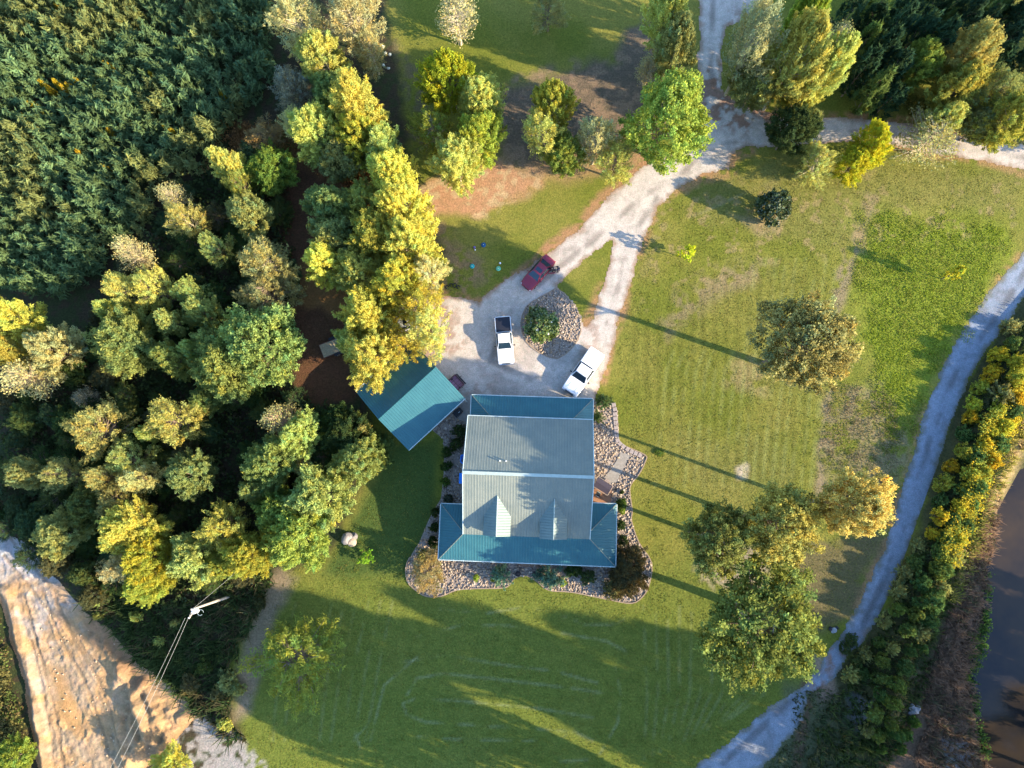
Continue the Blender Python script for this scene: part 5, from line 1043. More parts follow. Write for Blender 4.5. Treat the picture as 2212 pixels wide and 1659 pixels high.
# garden swing with canopy
x, y = P(1764, 1424, 1.2); sw = empty('garden_swing', (x, y, 0.28), R(-32), 'dark canopied garden swing seat on the side deck at the right wall', 'swing')
mc = MB(); mc.slab([(-0.95, -0.55, 1.75), (0.95, -0.55, 1.75), (0.95, 0.05, 1.9), (-0.95, 0.05, 1.9)], 0.04); mc.slab([(-0.95, 0.05, 1.9), (0.95, 0.05, 1.9), (0.95, 0.6, 1.75), (-0.95, 0.6, 1.75)], 0.04); mc.build('canopy', simple('dark_canvas', (0.045, 0.035, 0.05), 0.8), sw)
fr = MB()
for s_ in (-1, 1):
    fr.tube([(s_, -0.65, 0), (s_, 0, 1.8), (s_, 0.65, 0)], 0.03, 6); fr.tube([(s_, -0.6, 1.72), (s_, 0.65, 1.72)], 0.03, 6)
fr.tube([(-1, -0.62, 1.72), (1, -0.62, 1.72)], 0.03, 6); fr.tube([(-1, 0.66, 1.72), (1, 0.66, 1.72)], 0.03, 6); fr.build('frame', simple('bronze_tube', (0.35, 0.27, 0.2), 0.5), sw)
MB().box((0, -0.05, 0.45), (1.6, 0.5, 0.06)).build('seat', M['black'], sw); MB().box((0, 0.22, 0.75), (1.6, 0.05, 0.5), rx=R(-12)).build('backrest', M['black'], sw)
x, y = P(1752, 1448, 0.6); ch = empty('garden_chair', (x, y, 0.28), R(60), 'dark metal garden chair on the side deck below the swing', 'chair')
MB().box((0, 0, 0.42), (0.5, 0.5, 0.05)).build('seat', M['black'], ch); MB().box((0, 0.25, 0.7), (0.5, 0.04, 0.5), rx=R(-10)).build('backrest', M['black'], ch)
for s1 in (-1, 1):
    for s2_ in (-1, 1): MB().tube([(s1*.22, s2_*.22, 0), (s1*.22, s2_*.22, 0.42)], 0.02, 6).build('leg', M['gutter'], ch)
    MB().box((s1*.25, 0, 0.62), (0.05, 0.45, 0.03)).build('armrest', M['gutter'], ch)
x, y = P(1777, 1410, 0.3); ck = empty('wood_crate', (x, y, 0.09), R(-30), 'small square wooden crate at the lower end of the concrete path', 'crate')
MB().box((0, 0, 0.15), (0.5, 0.5, 0.3)).build('body', M['wood'], ck); 
for k in range(3): MB().box((0, -0.16+k*0.16, 0.315), (0.5, 0.12, 0.02)).build('slat', M['paver'], ck)

# ------------------------------------------------------------------ garage
gz, gr = 2.7, 4.5
A_ = Vector(P(1278, 1076.5, gr)); B_ = Vector(P(1109, 1227, gr)); C2 = Vector(P(1361.5, 1165.5, gz)); D2 = Vector(P(1196.8, 1320.5, gz))
axd = ((C2-D2).normalized()+(A_-B_).normalized()).normalized(); ang = math.atan2(axd.y, axd.x); nrm = Vector((-axd.y, axd.x))
rc = (A_+B_)/2; half = ((A_-B_).length+(C2-D2).length)/4; dist_ = abs(((C2+D2)/2-rc).dot(nrm))
sh = ((C2+D2)/2-rc).dot(axd)/2; rc = rc+axd*sh
GA = empty('garage', (rc.x, rc.y, 0), ang, 'teal metal-roofed garage set at an angle left of the drive', 'garage')
MB().slab([(-half, 0, gr), (-half, -dist_, gz), (half, -dist_, gz), (half, 0, gr)], 0.08).build('roof', M['roofB'], GA)
MB().slab([(-half, 0, gr), (half, 0, gr), (half, dist_, gz), (-half, dist_, gz)], 0.08).build('roof', M['roofB'], GA)
MB().tube([(-half, 0, gr+.02), (half, 0, gr+.02)], 0.07, 6).build('ridge_cap', M['roofB'], GA)
g = MB(); g.tube([(-half, -dist_-.05, gz-.04), (half, -dist_-.05, gz-.04)], 0.055, 6); g.tube([(-half, dist_+.05, gz-.04), (half, dist_+.05, gz-.04)], 0.055, 6)
for k in range(7): g.box((-half+0.6+k*(2*half-1.2)/6, -dist_-.05, gz+.01), (0.05, 0.2, 0.03))
g.tube([(half-.1, -dist_-.12, gz-.05), (half-.1, -dist_-.12, 0.05)], 0.045, 6); g.build('gutter', M['gutter'], GA)
gw = MB(); hx, hy = half-0.35, dist_-0.4
gw.box((0, -hy, 1.32), (2*hx, 0.12, 2.64)); gw.box((0, hy, 1.32), (2*hx, 0.12, 2.64)); gw.box((-hx, 0, 1.32), (0.12, 2*hy-.12, 2.64))
for s_ in (-1, 1):
    gw.add([(s_*hx-.06, -hy, 2.64), (s_*hx-.06, hy, 2.64), (s_*hx-.06, 0, gr-.2), (s_*hx+.06, -hy, 2.64), (s_*hx+.06, hy, 2.64), (s_*hx+.06, 0, gr-.2)], ((0,1,2),(5,4,3),(0,3,4,1),(1,4,5,2),(2,5,3,0)))
for yy in (-hy+.35, 0, hy-.35): gw.box((hx, yy, 1.32), (0.14, 0.5, 2.62))
gw.build('wall', M['siding'], GA)
MB().box((0, 0, 0.045), (2*hx+.1, 2*hy, 0.03)).build('floor_slab', M['concrete'], GA)
wf = MB().box((0.8, -hy-.07, 1.5), (1.1, 0.06, 0.9)).build('window', M['frame'], GA); MB().box((0.8, -hy-.10, 1.5), (0.95, 0.04, 0.75)).build('pane', M['glass'], wf)

# ------------------------------------------------------------------ vehicles
def paint_(name, col): return simple(name, col, 0.28, 0.0, 0.5, var=0.03, coat=0.6)
M['white'] = paint_('white_car_paint', (0.80, 0.82, 0.84)); M['red'] = paint_('dark_red_car_paint', (0.20, 0.012, 0.030)); M['maroon'] = paint_('maroon_paint', (0.07, 0.018, 0.02))
M['tyre'] = simple('tyre_rubber', (0.02, 0.02, 0.02), 0.9); M['rim'] = simple('alloy_rim', (0.5, 0.5, 0.52), 0.35, 0.8); M['chrome'] = simple('chrome', (0.7, 0.7, 0.7), 0.15, 1.0)
M['carglass'] = simple('tinted_glass', (0.012, 0.03, 0.05), 0.06, 0, 0.9, var=0.05); M['lamp'] = simple('headlight_lens', (0.7, 0.72, 0.75), 0.15, 0, 0.8); M['tail'] = simple('tail_lens', (0.35, 0.02, 0.02), 0.2)
M['cover'] = simple('black_bed_cover', (0.010, 0.012, 0.022), 0.55)
def ring_(x, w_, zb, zs, zt, crown=0.05, tuck=0.10):      # one cross-section of a body shell
    return [(x, -w_+.06, zb), (x, -w_, zb+.12), (x, -w_, zs), (x, -w_+tuck, zt), (x, -w_*0.5, zt+crown*.8), (x, 0, zt+crown), (x, w_*0.5, zt+crown*.8), (x, w_-tuck, zt), (x, w_, zs), (x, w_, zb+.12), (x, w_-.06, zb)]
def wheel(par, x, y, r=0.36):
    w1 = MB().tube([(x, y-0.12, r), (x, y+0.12, r)], r, 18).build('wheel', M['tyre'], par)
    s_ = 1 if y > 0 else -1; MB().tube([(x, y+s_*0.10, r), (x, y+s_*0.135, r)], r*0.62, 14).build('rim', M['rim'], w1)
def quadp(par, name, pts, mat, off=0.012):
    n = (Vector(pts[1])-Vector(pts[0])).cross(Vector(pts[2])-Vector(pts[0])).normalized()
    ctr = sum((Vector(p) for p in pts), Vector())/len(pts)
    if n.dot(ctr-Vector((ctr.x*0.3, 0, 0.6))) < 0: n = -n
    k_ = len(pts); vs = [Vector(p)+n*off for p in pts]+[Vector(p)-n*0.03 for p in pts]
    return MB().add(vs, [tuple(range(k_)), tuple(range(2*k_-1, k_-1, -1))]+[(i, i+k_, (i+1) % k_+k_, (i+1) % k_) for i in range(k_)]).build(name, mat, par)
def cabin(par, x0, x1, x2, x3, wb, wt, zb, zt, mat, crown=0.05, side=True, rear=True):
    # x0 front base of screen, x1 front of roof, x2 rear of roof, x3 rear base
    rg = [ring_(x0, wb, zb-.25, zb-.05, zb, .01, .02), ring_(x1, wt, zb-.25, zb, zt, crown, .06), ring_((x1+x2)/2, wt+.01, zb-.25, zb, zt+.02, crown, .06), ring_(x2, wt, zb-.25, zb, zt, crown, .06), ring_(x3, wb-.03, zb-.25, zb-.05, zb, .01, .02)]
    for r_ in rg:
        for i in (0, 1, 2, 8, 9, 10): r_[i] = (r_[i][0], (wb if r_[i][1] > 0 else -wb)*0.985, r_[i][2])
    c_ = MB().loft(rg).build('cab', mat, par, smooth=False)
    e = 0.10; f = lambda a, b, u: a+(b-a)*u
    quadp(par, 'windscreen', [(f(x0, x1, .10), -f(wb, wt, .1)+e, f(zb, zt, .10)), (f(x0, x1, .10), wb-e-.02, f(zb, zt, .10)), (f(x0, x1, .92), wt-e-.02, f(zb, zt+crown*.5, .92)), (f(x0, x1, .92), -wt+e+.02, f(zb, zt+crown*.5, .92))], M['carglass'], 0.02)
    if rear: quadp(par, 'rear_window', [(f(x3, x2, .15), -wb+e+.05, f(zb, zt, .15)), (f(x3, x2, .15), wb-e-.05, f(zb, zt, .15)), (f(x3, x2, .9), wt-e-.05, f(zb, zt+crown*.5, .9)), (f(x3, x2, .9), -wt+e+.05, f(zb, zt+crown*.5, .9))], M['carglass'], 0.02)
    if side:
        for s_ in (-1, 1):
            quadp(par, 'side_window', [(f(x0, x1, .45), s_*(wb-.02), zb+.06), (f(x3, x2, .45), s_*(wb-.02), zb+.06), (f(x3, x2, .95), s_*(wt-.035), zt-.06), (f(x0, x1, .95), s_*(wt-.035), zt-.06)], M['carglass'], 0.03)
    return c_
def pickup(name, loc, rz_, label, bed):
    e = empty(name, loc, rz_, label, 'pickup truck'); w_ = 0.98
    xs = [(2.86, .78, .45, .62, .72), (2.74, .93, .38, .78, .98), (2.4, .97, .35, .88, 1.06), (1.6, .98, .35, .92, 1.12), (1.05, .98, .35, .92, 1.15), (0.9, .98, .35, .92, 1.13), (-0.95, .98, .35, .92, 1.12)]
    MB().loft([ring_(x, ww, zb, zs, zt, .04, .09) for x, ww, zb, zs, zt in xs]).build('body', M['white'], e)
    MB().loft([ring_(-0.98, .97, .35, .9, 1.10, 0, .05), ring_(-2.7, .97, .38, .9, 1.10, 0, .05), ring_(-2.84, .93, .42, .88, 1.06, 0, .05)]).build('bed', M['white'], e)
    cabin(e, 1.12, 0.42, -0.62, -0.92, .92, .74, 1.12, 1.80, M['white'])
    MB().box((2.86, 0, .52), (0.16, 1.7, 0.22)).build('bumper', M['chrome'], e, bevel=.04); MB().box((2.84, 0, .78), (0.05, 1.0, 0.26)).build('grille', M['black'], e)
    MB().box((-2.90, 0, .5), (0.14, 1.75, 0.2)).build('bumper', M['chrome'], e, bevel=.03)
    for s_ in (-1, 1):
        MB().box((2.76, s_*.78, .82), (0.20, 0.28, 0.2)).build('headlight', M['lamp'], e, bevel=.03); MB().box((-2.82, s_*.86, .85), (0.08, 0.14, 0.4)).build('taillight', M['tail'], e)
        MB().box((0.75, s_*1.12, 1.16), (0.14, 0.24, 0.2)).build('side_mirror', M['black'], e, bevel=.03)
        MB().box((0.1, s_*.995, .92), (0.16, .03, .04)).build('door_handle', M['chrome'], e)
    pl_ = MB()
    for s_ in (-1, 1):
        for xx in (1.0, 0.05, -0.8): pl_.box((xx, s_*.985, .85), (.02, .012, .5))
        pl_.box((1.95, s_*.45, 1.145), (1.5, .015, .02))
    pl_.box((1.08, 0, 1.185), (.03, 1.5, .02)); pl_.build('panel_gap', M['black'], e)['kind'] = 'stuff'
    for x in (1.85, -1.75):
        for s_ in (-1, 1): wheel(e, x, s_*.86, .40)
    if bed == 'cover':
        MB().loft([ring_(-0.99, .87, 1.05, 1.11, 1.13, .03, .03), ring_(-2.74, .86, 1.05, 1.11, 1.13, .03, .03)]).build('bed_cover', M['cover'], e)
        mb = MB()
        for s_ in (-1, 1): mb.box((-1.85, s_*.915, 1.13), (1.75, .07, .03))
        mb.build('bed_rail', M['white'], e)
    else:
        MB().loft([ring_(-0.80, .95, 1.0, 1.15, 1.82, .05, .10), ring_(-1.6, .96, 1.0, 1.15, 1.86, .06, .10), ring_(-2.70, .96, 1.0, 1.15, 1.84, .05, .10), ring_(-2.86, .93, 1.0, 1.12, 1.72, .04, .12)]).build('bed_topper', M['white'], e)
        for s_ in (-1, 1): quadp(e, 'topper_window', [(-1.1, s_*.90, 1.25), (-2.55, s_*.90, 1.25), (-2.5, s_*.82, 1.62), (-1.15, s_*.82, 1.62)], M['carglass'], .02)
    if bed != 'cover': e.scale = (1.03, 1.10, 1.08)
    return e
def vloc(front, rear, z=1.0):
    a = Vector(P(*front, z)); b = Vector(P(*rear, z)); c = (a+b)/2; d = a-b; return (c.x, c.y, 0.016), math.atan2(d.y, d.x), d.length
l_, a_2, _d = vloc((1483, 1064), (1472, 928)); pickup('pickup_truck', l_, a_2, 'white pickup truck with a black bed cover parked in the middle of the gravel yard', 'cover')
l_, a_2, _d = vloc((1668, 1149), (1749, 1032)); pickup('pickup_truck', l_, a_2, 'white pickup truck with a white bed topper parked beside the round rock bed', 'topper')
def sedan(loc, rz_, label, mat, name='parked_car'):
    e = empty(name, loc, rz_, label, 'car')
    xs = [(2.42, .55, .35, .45, .55), (2.34, .72, .25, .58, .68), (2.1, .84, .22, .68, .78), (1.5, .90, .22, .74, .87), (0.95, .91, .22, .78, .95), (-1.5, .91, .22, .80, .98), (-2.0, .87, .25, .80, .97), (-2.3, .78, .30, .72, .92), (-2.40, .66, .4, .6, .74)]
    MB().loft([ring_(x, ww, zb, zs, zt, .05, .10) for x, ww, zb, zs, zt in xs]).build('body', mat, e)
    cabin(e, 1.05, 0.28, -0.95, -1.72, .84, .62, .97, 1.42, mat, .05)
    quadp(e, 'sunroof', [(0.10, -.40, 1.475), (0.10, .40, 1.475), (-.38, .40, 1.49), (-.38, -.40, 1.49)], M['carglass'], .012)
    for s_ in (-1, 1):
        MB().box((2.18, s_*.62, .62), (.30, .30, .12), rz=-s_*R(25)).build('headlight', M['lamp'], e, bevel=.03); MB().box((-2.28, s_*.60, .78), (.16, .34, .14), rz=s_*R(15)).build('taillight', M['tail'], e, bevel=.02)
        MB().box((0.72, s_*1.0, 1.0), (.12, .20, .12)).build('side_mirror', mat, e, bevel=.03)
        MB().box((-0.1, s_*.915, .80), (.16, .03, .03)).build('door_handle', M['chrome'], e)
        for x in (1.42, -1.42): wheel(e, x, s_*.80, .32)
    MB().box((2.40, 0, .42), (.05, .9, .14)).build('grille', M['black'], e)
    return e
l_, a_2, _d = vloc((1540, 838), (1613, 755)); rc_ = sedan(l_, a_2, 'dark red sedan with a sunroof parked where the drive meets the yard', M['red'])
dr = MB().box((-0.0, 0, 0), (0.95, .05, .55)).build('rear_door', M['red'], rc_, bevel=.02); dr.location = (-1.0, 1.28, .62); dr.rotation_euler = (0, 0, R(-42))
x, y = P(1192, 945, 0.8); sedan((x, y, .016), R(12), 'white car mostly hidden under the yellow trees above the garage', M['white'])
# maroon truck with its bed sticking out of the garage
x, y = P(1322, 1135, .8); mt = empty('utility_truck', (x, y, .05), ang, 'small maroon truck with a mauve-lined cargo bed sticking out of the garage', 'truck')
mm_ = MB(); mm_.box((0.35, 0, .55), (2.0, 1.6, .10)); 
for s_ in (-1, 1): mm_.box((0.35, s_*.80, .80), (2.0, .10, .5))
mm_.box((-.60, 0, .80), (.10, 1.6, .5)); mm_.build('cargo_bed', M['maroon'], mt, bevel=.03)
MB().box((0.35, 0, .615), (1.85, 1.48, .02)).build('bed_liner', simple('mauve_boards', (0.30, 0.16, 0.24), var=.25), mt)
tl = MB(); 
for k in range(3): tl.box((0.35, -.4+.4*k, .64), (1.8, .04, .03))
tl.box((.72, 0, .645), (.06, 1.46, .05)); tl.build('bed_rib', M['maroon'], mt)
MB().box((1.40, 0, .82), (.10, 1.6, .5)).build('tailgate', M['maroon'], mt, bevel=.03); MB().box((1.55, 0, .5), (.16, 1.65, .16)).build('bumper', M['black'], mt, bevel=.03)
MB().tube([(1.6, .25, .5), (1.85, .25, .5)], .035, 6).build('tow_hitch', M['black'], mt)
MB().loft([ring_(-.7, .80, .45, .85, 1.5, .04, .12), ring_(-1.7, .80, .45, .85, 1.5, .04, .12), ring_(-2.1, .78, .45, .8, .95, .03, .1), ring_(-2.9, .75, .45, .75, .9, .03, .1)]).build('cab', M['maroon'], mt)
for s_ in (-1, 1):
    MB().box((1.38, s_*.70, .95), (.10, .12, .12)).build('taillight', M['tail'], mt)
    for xx in (.7, -2.2): wheel(mt, xx, s_*.70, .33)
# flatbed trailer
x, y = P(992, 1010, .6); tr = empty('flatbed_trailer', (x, y, .0), R(22), 'flatbed trailer with a weathered plank deck in the shade left of the yellow trees', 'trailer')
pk_ = MB()
for k in range(9): pk_.box((0, -.72+.18*k, .60), (4.4, .17, .04))
pk_.build('plank_deck', simple('weathered_planks', (0.34, 0.27, 0.16), var=.35, sc=6), tr)
f_ = MB(); f_.box((0, .86, .56), (4.5, .07, .12)); f_.box((0, -.86, .56), (4.5, .07, .12)); f_.box((2.22, 0, .56), (.07, 1.7, .12)); f_.box((-2.22, 0, .56), (.08, 1.7, .12)); f_.tube([(2.2, .6, .5), (3.4, 0, .5), (2.2, -.6, .5)], .05, 6); f_.build('frame', simple('rusty_steel', (0.12, 0.05, 0.035)), tr)
for xx in (-.45, .4):
    for s_ in (-1, 1): wheel(tr, xx, s_*1.02, .33)
for s_ in (-1, 1): MB().box((0, s_*1.04, .70), (1.8, .28, .04)).build('mudguard', M['black'], tr)
# toys, rings
def disc(px, py, r_, col, label, cat='play disc'):
    x, y = P(px, py, .1); e = empty('play_disc', (x, y, 0.0), 0, label, cat)
    MB().loft([[(q*math.cos(a*math.pi/10), q*math.sin(a*math.pi/10), z_) for a in range(20)] for q, z_ in ((r_*.8, .0), (r_, .10), (r_, .13), (r_*.85, .16), (r_*.5, .20), (.02, .21))]).build('shell', simple('toy_'+label[:6], col, .5), e, smooth=False)
    MB().ball((0, 0, .21), .05, 8, 5).build('knob', M['frame'], e)
disc(1383.4, 780, .29, (0.0, 0.30, 0.30), 'round teal plastic disc on the shaded grass, left one of the lower two')
disc(1460, 787, .30, (0.12, 0.42, 0.25), 'round pale green plastic disc on the shaded grass, right one of the lower two')
disc(1416.6, 717.5, .30, (0.0, 0.07, 0.18), 'round dark blue plastic disc on the shaded grass, uppermost of the toys')
def toyball(px, py, r_, col, label):
    x, y = P(px, py, .1); tag(MB().ball((0, 0, 0), r_, 14, 10).build('toy_ball', simple('toyball_'+label[:7], col, .4), smooth=True, loc=(x, y, r_)), label, 'ball')
toyball(1390, 725, .16, (0.12, 0.09, 0.30), 'small purple ball left of the dark blue disc'); toyball(1392, 732, .10, (0.75, 0.72, 0.65), 'small white ball just below the purple one'); toyball(1465, 771, .13, (0.75, 0.8, 0.85), 'white ball above the pale green disc')
for i, (px, py, r_) in enumerate(((1310, 841, .20), (1321, 834, .17), (1332, 836, .24), (1343, 841, .20))):
    x, y = P(px, py, .1); c_ = [(r_*math.cos(a*math.pi/9), r_*math.sin(a*math.pi/9), 0) for a in range(19 if i == 2 else 15)]
    tag(MB().tube(c_, .055, 6).build('rubber_ring', M['black'], loc=(x, y, .08), smooth=True), 'black rubber ring in the small row on the leaf litter above the yard', 'ring', 'black rings at the top left of the yard')
# boulders
def rock(px, py, r_, col, label, seed, z=0.0, cat='rock', group=None):
    bm = bmesh.new(); bmesh.ops.create_icosphere(bm, subdivisions=3, radius=r_); rq = random.Random(seed); off = [Vector((rq.uniform(-1,1), rq.uniform(-1,1), rq.uniform(-1,1))).normalized() for _ in range(9)]; cut = [rq.uniform(.55, .9) for _ in range(9)]
    for v_ in bm.verts:
        for o_, c_ in zip(off, cut):
            d_ = v_.co.dot(o_)
            if d_ > r_*c_: v_.co -= o_*(d_-r_*c_)*0.85
        v_.co.z *= .75
    me = bpy.data.meshes.new('boulder'); bm.to_mesh(me); bm.free(); x, y = P(px, py, r_*.4); o_ = link('boulder', me, simple('rock_%d' % seed, col, .9, var=.35, sc=4)); o_.location = (x, y, z+r_*.45); o_.rotation_euler = (0, 0, seed)
    return tag(o_, label, cat, group)
rock(1018, 1578, .75, (0.24, 0.215, 0.20), 'largest grey boulder in the rock pile left of the house', 3); rock(1030, 1588, .6, (0.34, 0.27, 0.2), 'tan boulder on the lower right side of the rock pile left of the house', 4); rock(1036, 1572, .5, (0.17, 0.155, 0.15), 'dark grey boulder on the upper right side of the rock pile left of the house', 5); rock(1008, 1588, .35, (0.3, 0.27, 0.24), 'small pale boulder at the left foot of the rock pile left of the house', 6)
for i, (px, py, r_) in enumerate(((2672, 2070, .45), (2680, 2082, .5), (2688, 2075, .35), (2668, 2088, .3))): rock(px, py, r_, (0.28, 0.26, 0.26), 'pale rock in the little heap on the pond bank near the bottom right', 20+i, group='pale rocks on the pond bank')
for i, (px, py, r_) in enumerate(((2434, 1842, .25), (2444, 1846, .3), (2452, 1840, .22), (2440, 1850, .2))): rock(px, py, r_, (0.22, 0.23, 0.25) if i % 2 else (0.02, 0.02, 0.025), 'small stone in the black-and-white heap at the road edge below the largest oak' , 30+i, group='stones at the road edge by the largest oak')
for i, (px, py) in enumerate(((1122,137),(1128,156),(1142,160),(1124,191),(1138,200),(1117,133))): rock(px, py, .22, (0.45, 0.47, 0.40), 'small pale stone on the shaded lawn right of the yellow row near the top', 40+i, group='pale stones beside the upper yellow row')
# hinge of the garage area: black box-like debris beside the dirt
for i, (px, py) in enumerate(((643, 2155), (672, 2143))):
    x, y = P(px, py, .3); e = empty('rubbish_bag', (x, y, 0), i*1.3, 'black plastic bag dumped at the end of the dirt track, the %s of two' % ('left' if i == 0 else 'right'), 'bag')
    rock_ = MB().ball((0, 0, .28), .42, 14, 9, (1.1, .85, .7)); rock_.build('sack', M['black'], e, smooth=False); MB().tube([(0, 0, .5), (.05, 0, .68)], [.06, .02], 6).build('knot', M['black'], e)

# ------------------------------------------------------------------ power pole and lines
ZT = 8.6
tx, ty = P(561, 1786, ZT); bx0, by0 = tx+0.35, ty-0.05
M['polew'] = simple('weathered_pole', (0.42, 0.37, 0.31), .8, var=.25, sc=6)
pp = empty('utility_pole', (bx0, by0, 0), 0, 'weathered wooden power pole with a transformer in the scrub at the lower left', 'utility pole')
MB().tube([(0, 0, 0), (tx-bx0, ty-by0, ZT)], [.17, .11], 12).build('pole', M['polew'], pp)
tr_ = MB().tube([(-.42, -.30, ZT-1.5), (-.42, -.30, ZT-.6)], .24, 14).build('transformer', simple('grey_enamel', (0.6, 0.62, 0.62), .4), pp); MB().tube([(-.42, -.30, ZT-.6), (-.42, -.30, ZT-.35)], .05, 8).build('bushing', M['frame'], tr_)
ca2 = MB().box((-.35, -.35, ZT-.25), (1.3, .10, .12), rz=R(60)).build('crossarm', M['polew'], pp)
for k in (-.5, .5): MB().tube([(-.35+k*math.cos(R(60)), -.35+k*math.sin(R(60)), ZT-.2), (-.35+k*math.cos(R(60)), -.35+k*math.sin(R(60)), ZT+.05)], .05, 8).build('insulator', M['frame'], pp)
MB().tube([(.1+.3*math.cos(a*.7), -.45+.3*math.sin(a*.7), ZT-1.2+.02*a) for a in range(9)], .02, 5).build('cable_loop', M['gutter'], pp)
M['wire'] = simple('aluminium_wire', (0.42, 0.40, 0.34), .5, .3)
def wire(a, b, sag, label):
    a, b = Vector(a), Vector(b); pts = [a.lerp(b, k/16)-Vector((0, 0, 4*sag*(k/16)*(1-k/16))) for k in range(17)]
    tag(MB().tube(pts, .012, 5).build('power_line', M['wire']), label, 'power line')
ex, ey = P(280, 2330, ZT); wire((tx-.62, ty-.85, ZT), (ex, ey, ZT), .5, 'left one of the two parallel power lines running down over the dirt mound')
ex, ey = P(300, 2330, ZT-.6); wire((tx-.1, ty-.3, ZT-.1), (ex+.2, ey, ZT-.5), .5, 'right one of the two parallel power lines running down over the dirt mound')
ex, ey = P(700, 1668, 7.0); wire((tx, ty, ZT-.1), (ex, ey, 7.0), .3, 'single power line running from the pole up into the yellow trees')

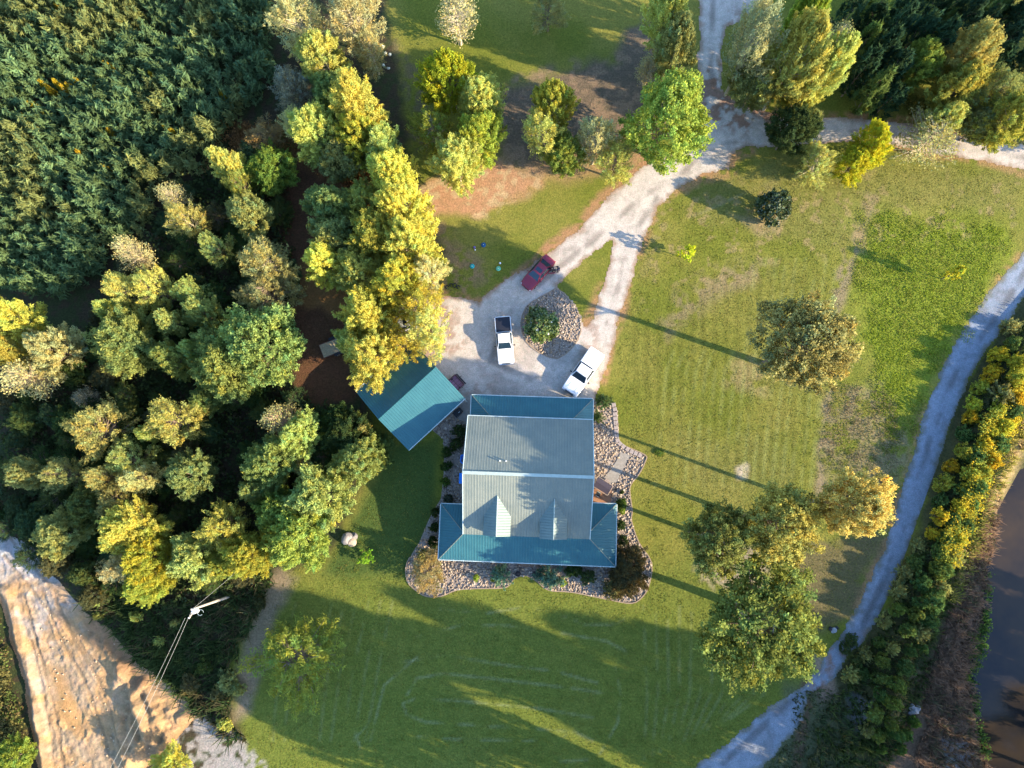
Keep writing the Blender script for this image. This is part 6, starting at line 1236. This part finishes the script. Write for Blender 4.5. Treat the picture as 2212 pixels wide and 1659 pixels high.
# ------------------------------------------------------------------ people
def person(px, py, rz_, top, trouser, label, bend, arms):
    x, y = P(px, py, .9); e = empty('person', (x, y, .016), rz_, label, 'person')
    Vt, E, Rd = [], [], []
    def v(p, r): Vt.append(p); Rd.append(r); return len(Vt)-1
    def ed(a, b): E.append((a, b))
    pel = v((0, 0, .93), .145); b = bend
    ch = v((0, .0+.25*b, 1.22), .155); nk0 = v((0, .45*b, 1.43), .09); nk = v((0, .52*b, 1.50), .055); hd = v((0, .60*b+.02, 1.60), .095); ht = v((0, .62*b+.02, 1.70), .085)
    for a_, b_ in ((pel, ch), (ch, nk0), (nk0, nk), (nk, hd), (hd, ht)): ed(a_, b_)
    nose = v((0, .62*b+.125, 1.61), .014); ed(hd, nose)
    for s_ in (-1, 1):
        hp = v((s_*.10, 0, .86), .10); kn = v((s_*.12, .06, .48), .065); an = v((s_*.13, -.02*s_, .09), .042); toe = v((s_*.14, .17, .04), .035)
        for a_, b_ in ((pel, hp), (hp, kn), (kn, an), (an, toe)): ed(a_, b_)
        sh_ = v((s_*.19, .42*b, 1.40), .06); el = v((s_*.25, arms*.2+.42*b, 1.14), .042); wr = v((s_*.20, arms*.45+.42*b, 1.02+.08*arms), .027); pm = v((s_*.19, arms*.45+.06+.42*b, .99+.08*arms), .028)
        for a_, b_ in ((nk0, sh_), (sh_, el), (el, wr), (wr, pm)): ed(a_, b_)
        for q, ln in enumerate((.062, .072, .068, .055)):
            k1 = v((s_*(.165+.02*q), arms*.45+.10+.42*b, .965+.08*arms), .0095); k2 = v((s_*(.165+.02*q), arms*.45+.10+ln+.42*b, .945+.08*arms), .008); ed(pm, k1); ed(k1, k2)
        t1 = v((s_*.15, arms*.45+.05+.42*b, .985+.08*arms), .011); t2 = v((s_*.128, arms*.45+.08+.42*b, .975+.08*arms), .009); ed(pm, t1); ed(t1, t2)
    me = bpy.data.meshes.new('body'); me.from_pydata(Vt, E, []); me.update()
    o_ = link('body', me, None, e); m_ = o_.modifiers.new('skin', 'SKIN'); 
    for i, sv_ in enumerate(me.skin_vertices[0].data): sv_.radius = (Rd[i], Rd[i]); sv_.use_root = (i == 0)
    sb = o_.modifiers.new('sub', 'SUBSURF'); sb.levels = 1; sb.render_levels = 2
    me.materials.append(simple('skin_tone', (0.45, 0.26, 0.18), .6))
    def skinned(nm, pts, mat):
        mm = bpy.data.meshes.new(nm); mm.from_pydata([p for p, r in pts[0]], pts[1], []); oo = link(nm, mm, mat, e); oo.modifiers.new('skin', 'SKIN')
        for i, sv_ in enumerate(mm.skin_vertices[0].data): sv_.radius = (pts[0][i][1],)*2; sv_.use_root = (i == 0)
        q = oo.modifiers.new('sub', 'SUBSURF'); q.levels = 1; q.render_levels = 2
    skinned('jacket', ([((0, 0, .90), .165), ((0, .25*b, 1.22), .185), ((0, .44*b, 1.42), .11), ((.20, .42*b, 1.40), .08), ((.255, arms*.2+.42*b, 1.14), .06), ((.205, arms*.42+.42*b, 1.03+.08*arms), .045), ((-.20, .42*b, 1.40), .08), ((-.255, arms*.2+.42*b, 1.14), .06), ((-.205, arms*.42+.42*b, 1.03+.08*arms), .045)], [(0, 1), (1, 2), (2, 3), (3, 4), (4, 5), (2, 6), (6, 7), (7, 8)]), top)
    skinned('trousers', ([((0, 0, .92), .16), ((.10, 0, .84), .12), ((.12, .06, .48), .085), ((.13, -.02, .12), .065), ((-.10, 0, .84), .12), ((-.12, .06, .48), .085), ((-.13, .02, .12), .065)], [(0, 1), (1, 2), (2, 3), (0, 4), (4, 5), (5, 6)]), trouser)
    for s_ in (-1, 1): MB().ball((s_*.14, .07, .045), .06, 10, 6, (.9, 2.3, .75)).build('shoe', M['black'], e, smooth=True)
    MB().ball((0, .60*b-.005, 1.66), .115, 14, 9, (.95, 1.05, .95), hemi=True).build('hair', simple('dark_hair', (0.03, 0.02, 0.015), .7), e, smooth=True)
    ey_ = MB()
    for s_ in (-1, 1): ey_.ball((s_*.035, .61*b+.112, 1.625), .011, 6, 4)
    ey_.build('eyes', M['black'], e); MB().box((0, .61*b+.115, 1.565), (.05, .012, .010)).build('mouth', simple('lip', (0.35, 0.12, 0.1)), e)
    for s_ in (-1, 1): MB().ball((s_*.10, .60*b+.015, 1.61), .028, 6, 4, (.4, .8, 1.2)).build('ear', M['paver'], e)
person(1623, 794, R(55), simple('black_jacket', (0.015, 0.014, 0.016), .8), simple('black_trousers', (0.012, 0.012, 0.014), .8), 'person in dark clothes bending towards the rear door of the red car', .55, .7)
person(1636.5, 789, R(80), simple('navy_jacket', (0.012, 0.02, 0.06), .8), simple('dark_jeans', (0.02, 0.025, 0.05), .8), 'person in a navy jacket holding a white bag behind the red car', .25, .8)
x, y = P(1635.5, 786, 1.0); bg_ = empty('carrier_bag', (x, y, .80), R(80), 'white carrier bag held by the person in the navy jacket', 'bag')
MB().loft([rring(.20, .14, .03, 0), rring(.30, .20, .04, .15), rring(.26, .16, .03, .38)]).build('sack', simple('white_plastic', (.8, .8, .85), .5), bg_); MB().tube([(-.08, 0, .37), (0, 0, .48), (.08, 0, .37)], .012, 5).build('handle', M['frame'], bg_)
